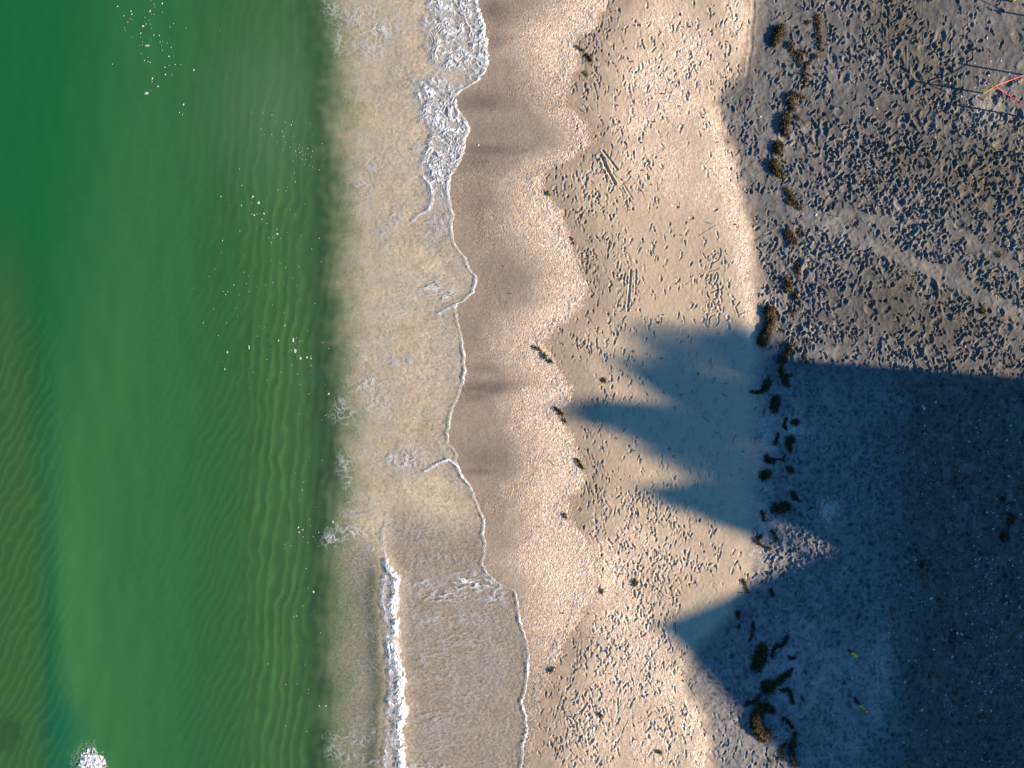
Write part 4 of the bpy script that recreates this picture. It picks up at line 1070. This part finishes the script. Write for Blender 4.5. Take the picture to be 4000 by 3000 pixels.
for _ in range(60):
    yy = rng.uniform(60, 2980); xx = np.interp(yy, [0, 1200, 1350, 1700, 2100, 2500, 3000], [3130, 3060, 3030, 3040, 3000, 2990, 3060]) + rng.normal(0, 45)
    aa = rng.uniform(0, 6.28); ll = rng.uniform(10, 34); twigs.append(((xx, yy), (xx + math.cos(aa) * ll, yy + math.sin(aa) * ll)))
for (ax_, ay_), (bx_, by_) in twigs:
    n = 7; pts = []; ph = rng.uniform(0, 6); amp = rng.uniform(2, 5)
    z0 = ground_z(ax_, ay_)
    for k_ in range(n):
        t = k_ / (n - 1); px = ax_ + (bx_ - ax_) * t + math.sin(ph + t * 4) * amp; py = ay_ + (by_ - ay_) * t + math.cos(ph + t * 3) * amp
        pts.append((WX(px) - WX(ax_), WY(py) - WY(ay_), .012 + ground_z(px, py) - z0))
    r = rng.uniform(.004, .008)
    o = MB().tube(pts, [r] * (n - 1) + [r * .4], 5).build("weed_strand", M_TWIG, None, True)
    o.location = (WX(ax_), WY(ay_), z0); o['label'] = 'short thin dark strand of weed lying on the sand'; o['category'] = 'weed strand'; o['group'] = 'thin dark weed strands on the upper beach'
pts = [(WX(x) - WX(2985), WY(y) - WY(1535), .02 - .01 * i) for i, (x, y) in enumerate([(2985,1535),(3020,1540),(3060,1545),(3098,1549)])]
o = MB().tube(pts, .006, 6).build("stick", M_TWIG, None, True, label="long straight thin stick across the shaded wrack line", category="stick")
o.location = (WX(2985), WY(1535), ground_z(2985, 1535) + .03)

# ------------------------------------------------------------------ marker stakes and cord
def stake(bx, by, h, bands, label, width=.065, thick=.03, rot=0.0, knot=True):
    """bands: (z0, z1, material, part name)"""
    z = ground_z(bx, by)
    r = empty("marker_stake", (WX(bx), WY(by), z), label, "stake")
    r.rotation_euler = (0, 0, rot)
    for z0, z1, m, nm in bands:
        g = 0.002 if m is not M_WOOD else 0
        mb = MB(); w2, t2 = width / 2 + g, thick / 2 + g; c = .006
        ring = [(-w2 + c, -t2), (w2 - c, -t2), (w2, -t2 + c), (w2, t2 - c), (w2 - c, t2), (-w2 + c, t2), (-w2, t2 - c), (-w2, -t2 + c)]
        a = -0.12 if z0 <= 0 else z0
        mb.v = [(x, y, a) for x, y in ring] + [(x, y, z1 - .003) for x, y in ring] + [(x * .85, y * .8, z1) for x, y in ring]
        for q in range(2):
            for k_ in range(8): mb.f.append((q*8 + k_, q*8 + (k_+1) % 8, q*8 + 8 + (k_+1) % 8, q*8 + 8 + k_))
        mb.f.append(tuple(range(16, 24))); mb.f.append(tuple(reversed(range(8))))
        mb.build(nm, m, r)
    return r
cord_h = .60
sA = stake(3835, 368, .66, [(0, .66, M_WOOD, "post"), (.02, .50, M_YELLOW, "yellow_tape"), (.505, .60, M_ORANGE, "orange_tape"), (.605, .655, M_YELLOW, "top_tape")], 'yellow and orange taped stake holding both pink cords', rot=.3)
sD = stake(3951, 10, .66, [(0, .66, M_WOOD, "post"), (.03, .50, M_YELLOW, "yellow_tape"), (.505, .60, M_ORANGE, "orange_tape")], 'bright yellow stake cut by the top edge of the picture', .075, rot=.4)
sB = stake(4012, 300, .66, [(0, .66, M_WOOD, "post"), (.03, .50, M_YELLOW, "yellow_tape"), (.505, .60, M_ORANGE, "orange_tape")], 'yellow stake just past the right edge at the end of the upper pink cord', rot=.3)
sC = stake(4004, 462, .66, [(0, .66, M_WOOD, "post"), (.03, .50, M_YELLOW, "yellow_tape"), (.505, .60, M_ORANGE, "orange_tape")], 'yellow stake just past the right edge at the end of the lower pink cord', rot=.3)
sE = stake(4148, 92, .66, [(0, .66, M_WOOD, "post"), (.03, .50, M_YELLOW, "yellow_tape"), (.505, .60, M_ORANGE, "orange_tape")], 'yellow stake past the right edge near the top corner', rot=.3)
stake(3311, 2537, .64, [(0, .64, M_WOOD, "post"), (.26, .635, M_YELLOW, "yellow_tape")], 'short dark stake with a plain yellow upper half, in the shade', .085, .04, .5)
stake(3347, 2744, .66, [(0, .66, M_WOOD, "post"), (.14, .30, M_YELLOW, "yellow_tape"), (.303, .38, M_GREEN, "green_tape"), (.383, .45, M_YELLOW, "yellow_tape"), (.453, .54, M_REDT, "red_tape"), (.543, .655, M_YELLOW, "yellow_tape")],
      'short stake banded yellow, green and red, in the shade', .06, .035, .6)
weed([(3337,2722),(3342,2735),(3349,2744)], [4,5,6], .03, 'small dark weed strand at the foot of the banded stake')
def cord(a, b, sag, label):
    A = Vector(a); B = Vector(b); pts = []
    for i in range(17):
        t = i / 16; p = A.lerp(B, t); p.z -= sag * 4 * t * (1 - t); pts.append(p - A)
    o = MB().tube(pts, .013, 8).build("cord", M_ROPE, None, True, label=label, category="cord"); o.location = A
def top(bx, by, h=.58): return (WX(bx), WY(by), ground_z(bx, by) + h)
cord(top(3835, 368), top(4012, 300), .04, 'upper pink cord running right from the yellow stake')
cord(top(3835, 368, .55), top(4004, 462), .10, 'lower pink cord curving down right from the yellow stake')
cord(top(3951, 10), top(4148, 92), .10, 'pink cord at the top right corner between two yellow stakes')

# ------------------------------------------------------------------ the house and palm east of the frame that cast the shade
def lit_from(sx, sy, X0):
    """height and y of the point on the plane x = X0 whose shadow falls on pixel (sx, sy)"""
    h = (X0 - WX(sx)) / (SUN_DIR[0] * REACH)
    return WY(sy) + SUN_DIR[1] * REACH * h, h
M_STUCCO = simple_mat("stucco", (0.55, 0.50, 0.42), 0.9, 0.1, 6, .004)
M_TRIM = simple_mat("white_trim", (0.75, 0.73, 0.69), 0.6, 0.05, 8)
M_ROOF = simple_mat("roof_tiles", (0.22, 0.20, 0.18), 0.85, 0.3, 5, .01)
M_GLASS = simple_mat("window_glass", (0.03, 0.05, 0.06), 0.08, 0.1, 3, 0, 0.6)
S0 = 32.0                                   # distance of the facade
HROT = math.radians(-4.4)
DX, DY = math.cos(HROT), math.sin(HROT)
def facade(sx, sy):
    """position along the facade and height of the facade point whose shadow falls on pixel (sx, sy)"""
    X, Y = WX(sx) - S0 * DX, WY(sy) - S0 * DY
    a, b, c, d = -DY, -SUN_DIR[0] * REACH, DX, -SUN_DIR[1] * REACH      # X = a q + b h ; Y = c q + d h
    det = a * d - b * c
    return (X * d - b * Y) / det, (a * Y - c * X) / det
yV, hV = facade(3170, 2112)                # lower end of the sloping wing
yN, hN = facade(3000, 1392)
yA, hA = facade(2532, 2430)                # gable tip
yG1, hG1 = facade(3150, 2160)
yG2, hG2 = facade(3075, 3010)
house = empty("beach_house", (DX * S0 - DY * yN, DY * S0 + DX * yN, 0), "pale beach house with a flat roof and one gabled wing, east of the beach", "house")
house.rotation_euler = (0, 0, HROT)
def H(mb, name, mat, parent=None):
    mb.v = [(x, y - yN, z) for x, y, z in mb.v]
    return mb.build(name, mat, parent or house)
yS = yG2 - 9.0
yM = facade(2960, 1990)[0]; hS = facade(3190, 2160)[1]
H(MB().box(.35, 11, yM + .2, yN - .3, -.3, hN - .25), "wall", M_STUCCO)
H(MB().box(0, 11.4, yM, yN, hN - .25, hN), "flat_roof", M_TRIM)
H(MB().box(.352, 11, yS, yV - .01, -.3, hS - .25), "wall", M_STUCCO)
H(MB().box(0.01, 11.3, yS - .3, yV - .003, hS - .25, hS), "flat_roof", M_TRIM)
mb = MB(); x0, x1 = .02, 9
q = [(yM - .002, hN - .01), (yV, hV), (yV, -.2), (yM - .002, -.2)]
mb.v = [(x0, a, b) for a, b in q] + [(x1, a, b) for a, b in q]
mb.f = [(0,3,2,1), (4,5,6,7), (0,1,5,4), (1,2,6,5), (2,3,7,6), (3,0,4,7)]
H(mb, "sloping_wing", M_STUCCO)
mb = MB(); x0, x1 = -.02, 9
mb.v = [(x0, yG1, hG1), (x0, yA, hA), (x0, yG2, hG2), (x1, yG1, hG1), (x1, yA, hA), (x1, yG2, hG2)]
t = .18
mb.v += [(x, y, z - t) for x, y, z in mb.v]
mb.f = [(0,1,4,3), (1,2,5,4), (6,9,10,7), (7,10,11,8), (0,6,7,1), (1,7,8,2), (3,4,10,9), (4,5,11,10), (0,3,9,6), (2,8,11,5)]
H(mb, "gable_roof", M_ROOF)
mb = MB(); x0, x1 = .3, .5
mb.v = [(x0, yG1 - .1, hS - .3), (x0, yA, hA - .2), (x0, yG2 + .1, hS - .3), (x1, yG1 - .1, hS - .3), (x1, yA, hA - .2), (x1, yG2 + .1, hS - .3)]
mb.f = [(0,1,2), (3,5,4), (0,3,4,1), (1,4,5,2), (0,2,5,3)]
H(mb, "gable_wall", M_STUCCO)
for zf in (1.0, 3.9):
    y = yN - 2
    while y > yS + 2:
        w = H(MB().box(.28, .40, y - 1.1, y, zf, zf + 1.4), "window", M_TRIM)
        H(MB().box(.26, .30, y - 1.0, y - .1, zf + .1, zf + 1.3), "pane", M_GLASS, w)
        y -= 3.0
H(MB().box(.27, .40, yA - 1.5, yA - .5, -.2, 2.15), "door", M_ROOF)

M_TRUNK = simple_mat("palm_trunk", (0.17, 0.14, 0.11), 0.9, 0.3, 4, .03)
M_FROND = blade_material("palm_leaf", (0.03, 0.05, 0.012), (0.09, 0.12, 0.03), .5)
def frond_arrays(c, tip, up, droop, w0=.95, nl_=36):
    """feather leaf from c to tip with leaflets"""
    c = Vector(c); tip = Vector(tip); v, f = [], []
    mid = c.lerp(tip, .55) + Vector((0, 0, up))
    P = []
    for i in range(nl_ + 1):
        t = i / nl_; P.append(c * (1 - t) ** 2 + mid * (2 * t * (1 - t)) + tip * t * t)
    for i in range(nl_):
        t = i / nl_; p = P[i]; d = (P[i + 1] - P[i]).normalized(); side = d.cross(Vector((0, 0, 1)))
        if side.length < .05: side = Vector((0, 1, 0))
        side.normalize(); nrm = side.cross(d).normalized()
        b = len(v); r = .03 * (1 - t) + .006
        v += [tuple(p + side * r), tuple(p - side * r), tuple(P[i+1] - side * r), tuple(P[i+1] + side * r)]; f.append((b, b+1, b+2, b+3))
        if t < .1: continue
        ln = w0 * math.sin(math.pi * min(1, (t * .85 + .14))) ** .6
        for s_ in (1, -1):
            e = p + side * s_ * ln * .8 + d * ln * .45 - Vector((0, 0, 1)) * ln * droop * rng.uniform(.6, 1.3)
            m_ = p.lerp(e, .5) + Vector((0, 0, .05)); hw = d * .025
            b = len(v); v += [tuple(p - hw * .6), tuple(p + hw * .6), tuple(m_ + hw), tuple(m_ - hw), tuple(e)]
            f += [(b, b+1, b+2, b+3), (b+3, b+2, b+4)]
    return v, f
def palm(center_px, PX0, tips, label, extra=10, fill=0):
    tips = list(tips) + [(rng.normal(2800, 80), rng.uniform(1420, 1900)) for _ in range(fill)] + [(x + rng.uniform(10, 90), y + rng.choice([-1, 1]) * rng.uniform(18, 48)) for x, y in tips for _ in range(2)]
    cy_, ch = lit_from(center_px[0], center_px[1], PX0)
    r = empty("palm_tree", (PX0, cy_, 0), label, "palm")
    mb = MB(); mb.tube([(0.5, .3, -.2), (.35, .2, ch * .3), (.1, .05, ch * .7), (0, 0, ch)], [.26, .2, .17, .16], 12); mb.build("trunk", M_TRUNK, r, True)
    for sx, sy in tips:
        sx, sy = sx + (sx - center_px[0]) * .10, sy + (sy - center_px[1]) * .10
        dx = rng.uniform(-.8, .8); ty, th_ = lit_from(sx, sy, PX0 + dx)
        v, f = frond_arrays((0, 0, ch), (dx, ty - cy_, th_), .35, .28, .62)
        me = bpy.data.meshes.new("frond"); me.from_pydata([tuple(q) for q in v], [], f); me.update(); link("frond", me, M_FROND, r)
    for k_ in range(extra):
        a = k_ / extra * 6.283 + .3; L = rng.uniform(2.0, 2.9)
        v, f = frond_arrays((0, 0, ch), (math.cos(a) * L, math.sin(a) * L, ch + rng.uniform(-.9, .5)), .7, .3)
        me = bpy.data.meshes.new("frond"); me.from_pydata([tuple(q) for q in v], [], f); me.update(); link("frond", me, M_FROND, r)
palm((2900, 1700), 47, [(2450,1305),(2500,1318),(2560,1325),(2390,1420),(2420,1440),(2480,1455),(2520,1470),(2225,1612),(2250,1628),(2330,1640),(2440,1640),(2470,1742),(2500,1765),(2560,1780),(2450,1700),(2560,1640),(2600,1560),
      (2620,1400),(2640,1480),(2660,1330),(2700,1600),(2650,1720),(2700,1800),(2720,1860),(2600,1530)],
     'taller feather-leaved palm behind the house, its longest frond shadow reaching the shells', 6, 7)
palm((2990, 1960), 46, [(2520,1900),(2555,1925),(2600,1945),(2640,1960),(2700,1985),(2760,2015),(2850,2055),(2930,2070),(2800,1900),(2860,1800),(2900,1860),(2880,1960),(2720,1925),(2950,1900)],
     'lower feather-leaved palm standing to the south of the taller one behind the house', 3)
palm((3040, 1520), 49, [(2690,1308),(2720,1325),(2820,1285),(2850,1300),(2930,1318),(2780,1400),(2740,1480),(2760,1580),(2880,1350),(2960,1380),(2980,1450),(2860,1500),(2840,1620),(3000,1560),(2960,1600),(3030,1420),(2930,1520),(2900,1680),(2960,1720),(2990,1800)],
     'feather-leaved palm behind the house, northernmost of the three palms', 3)
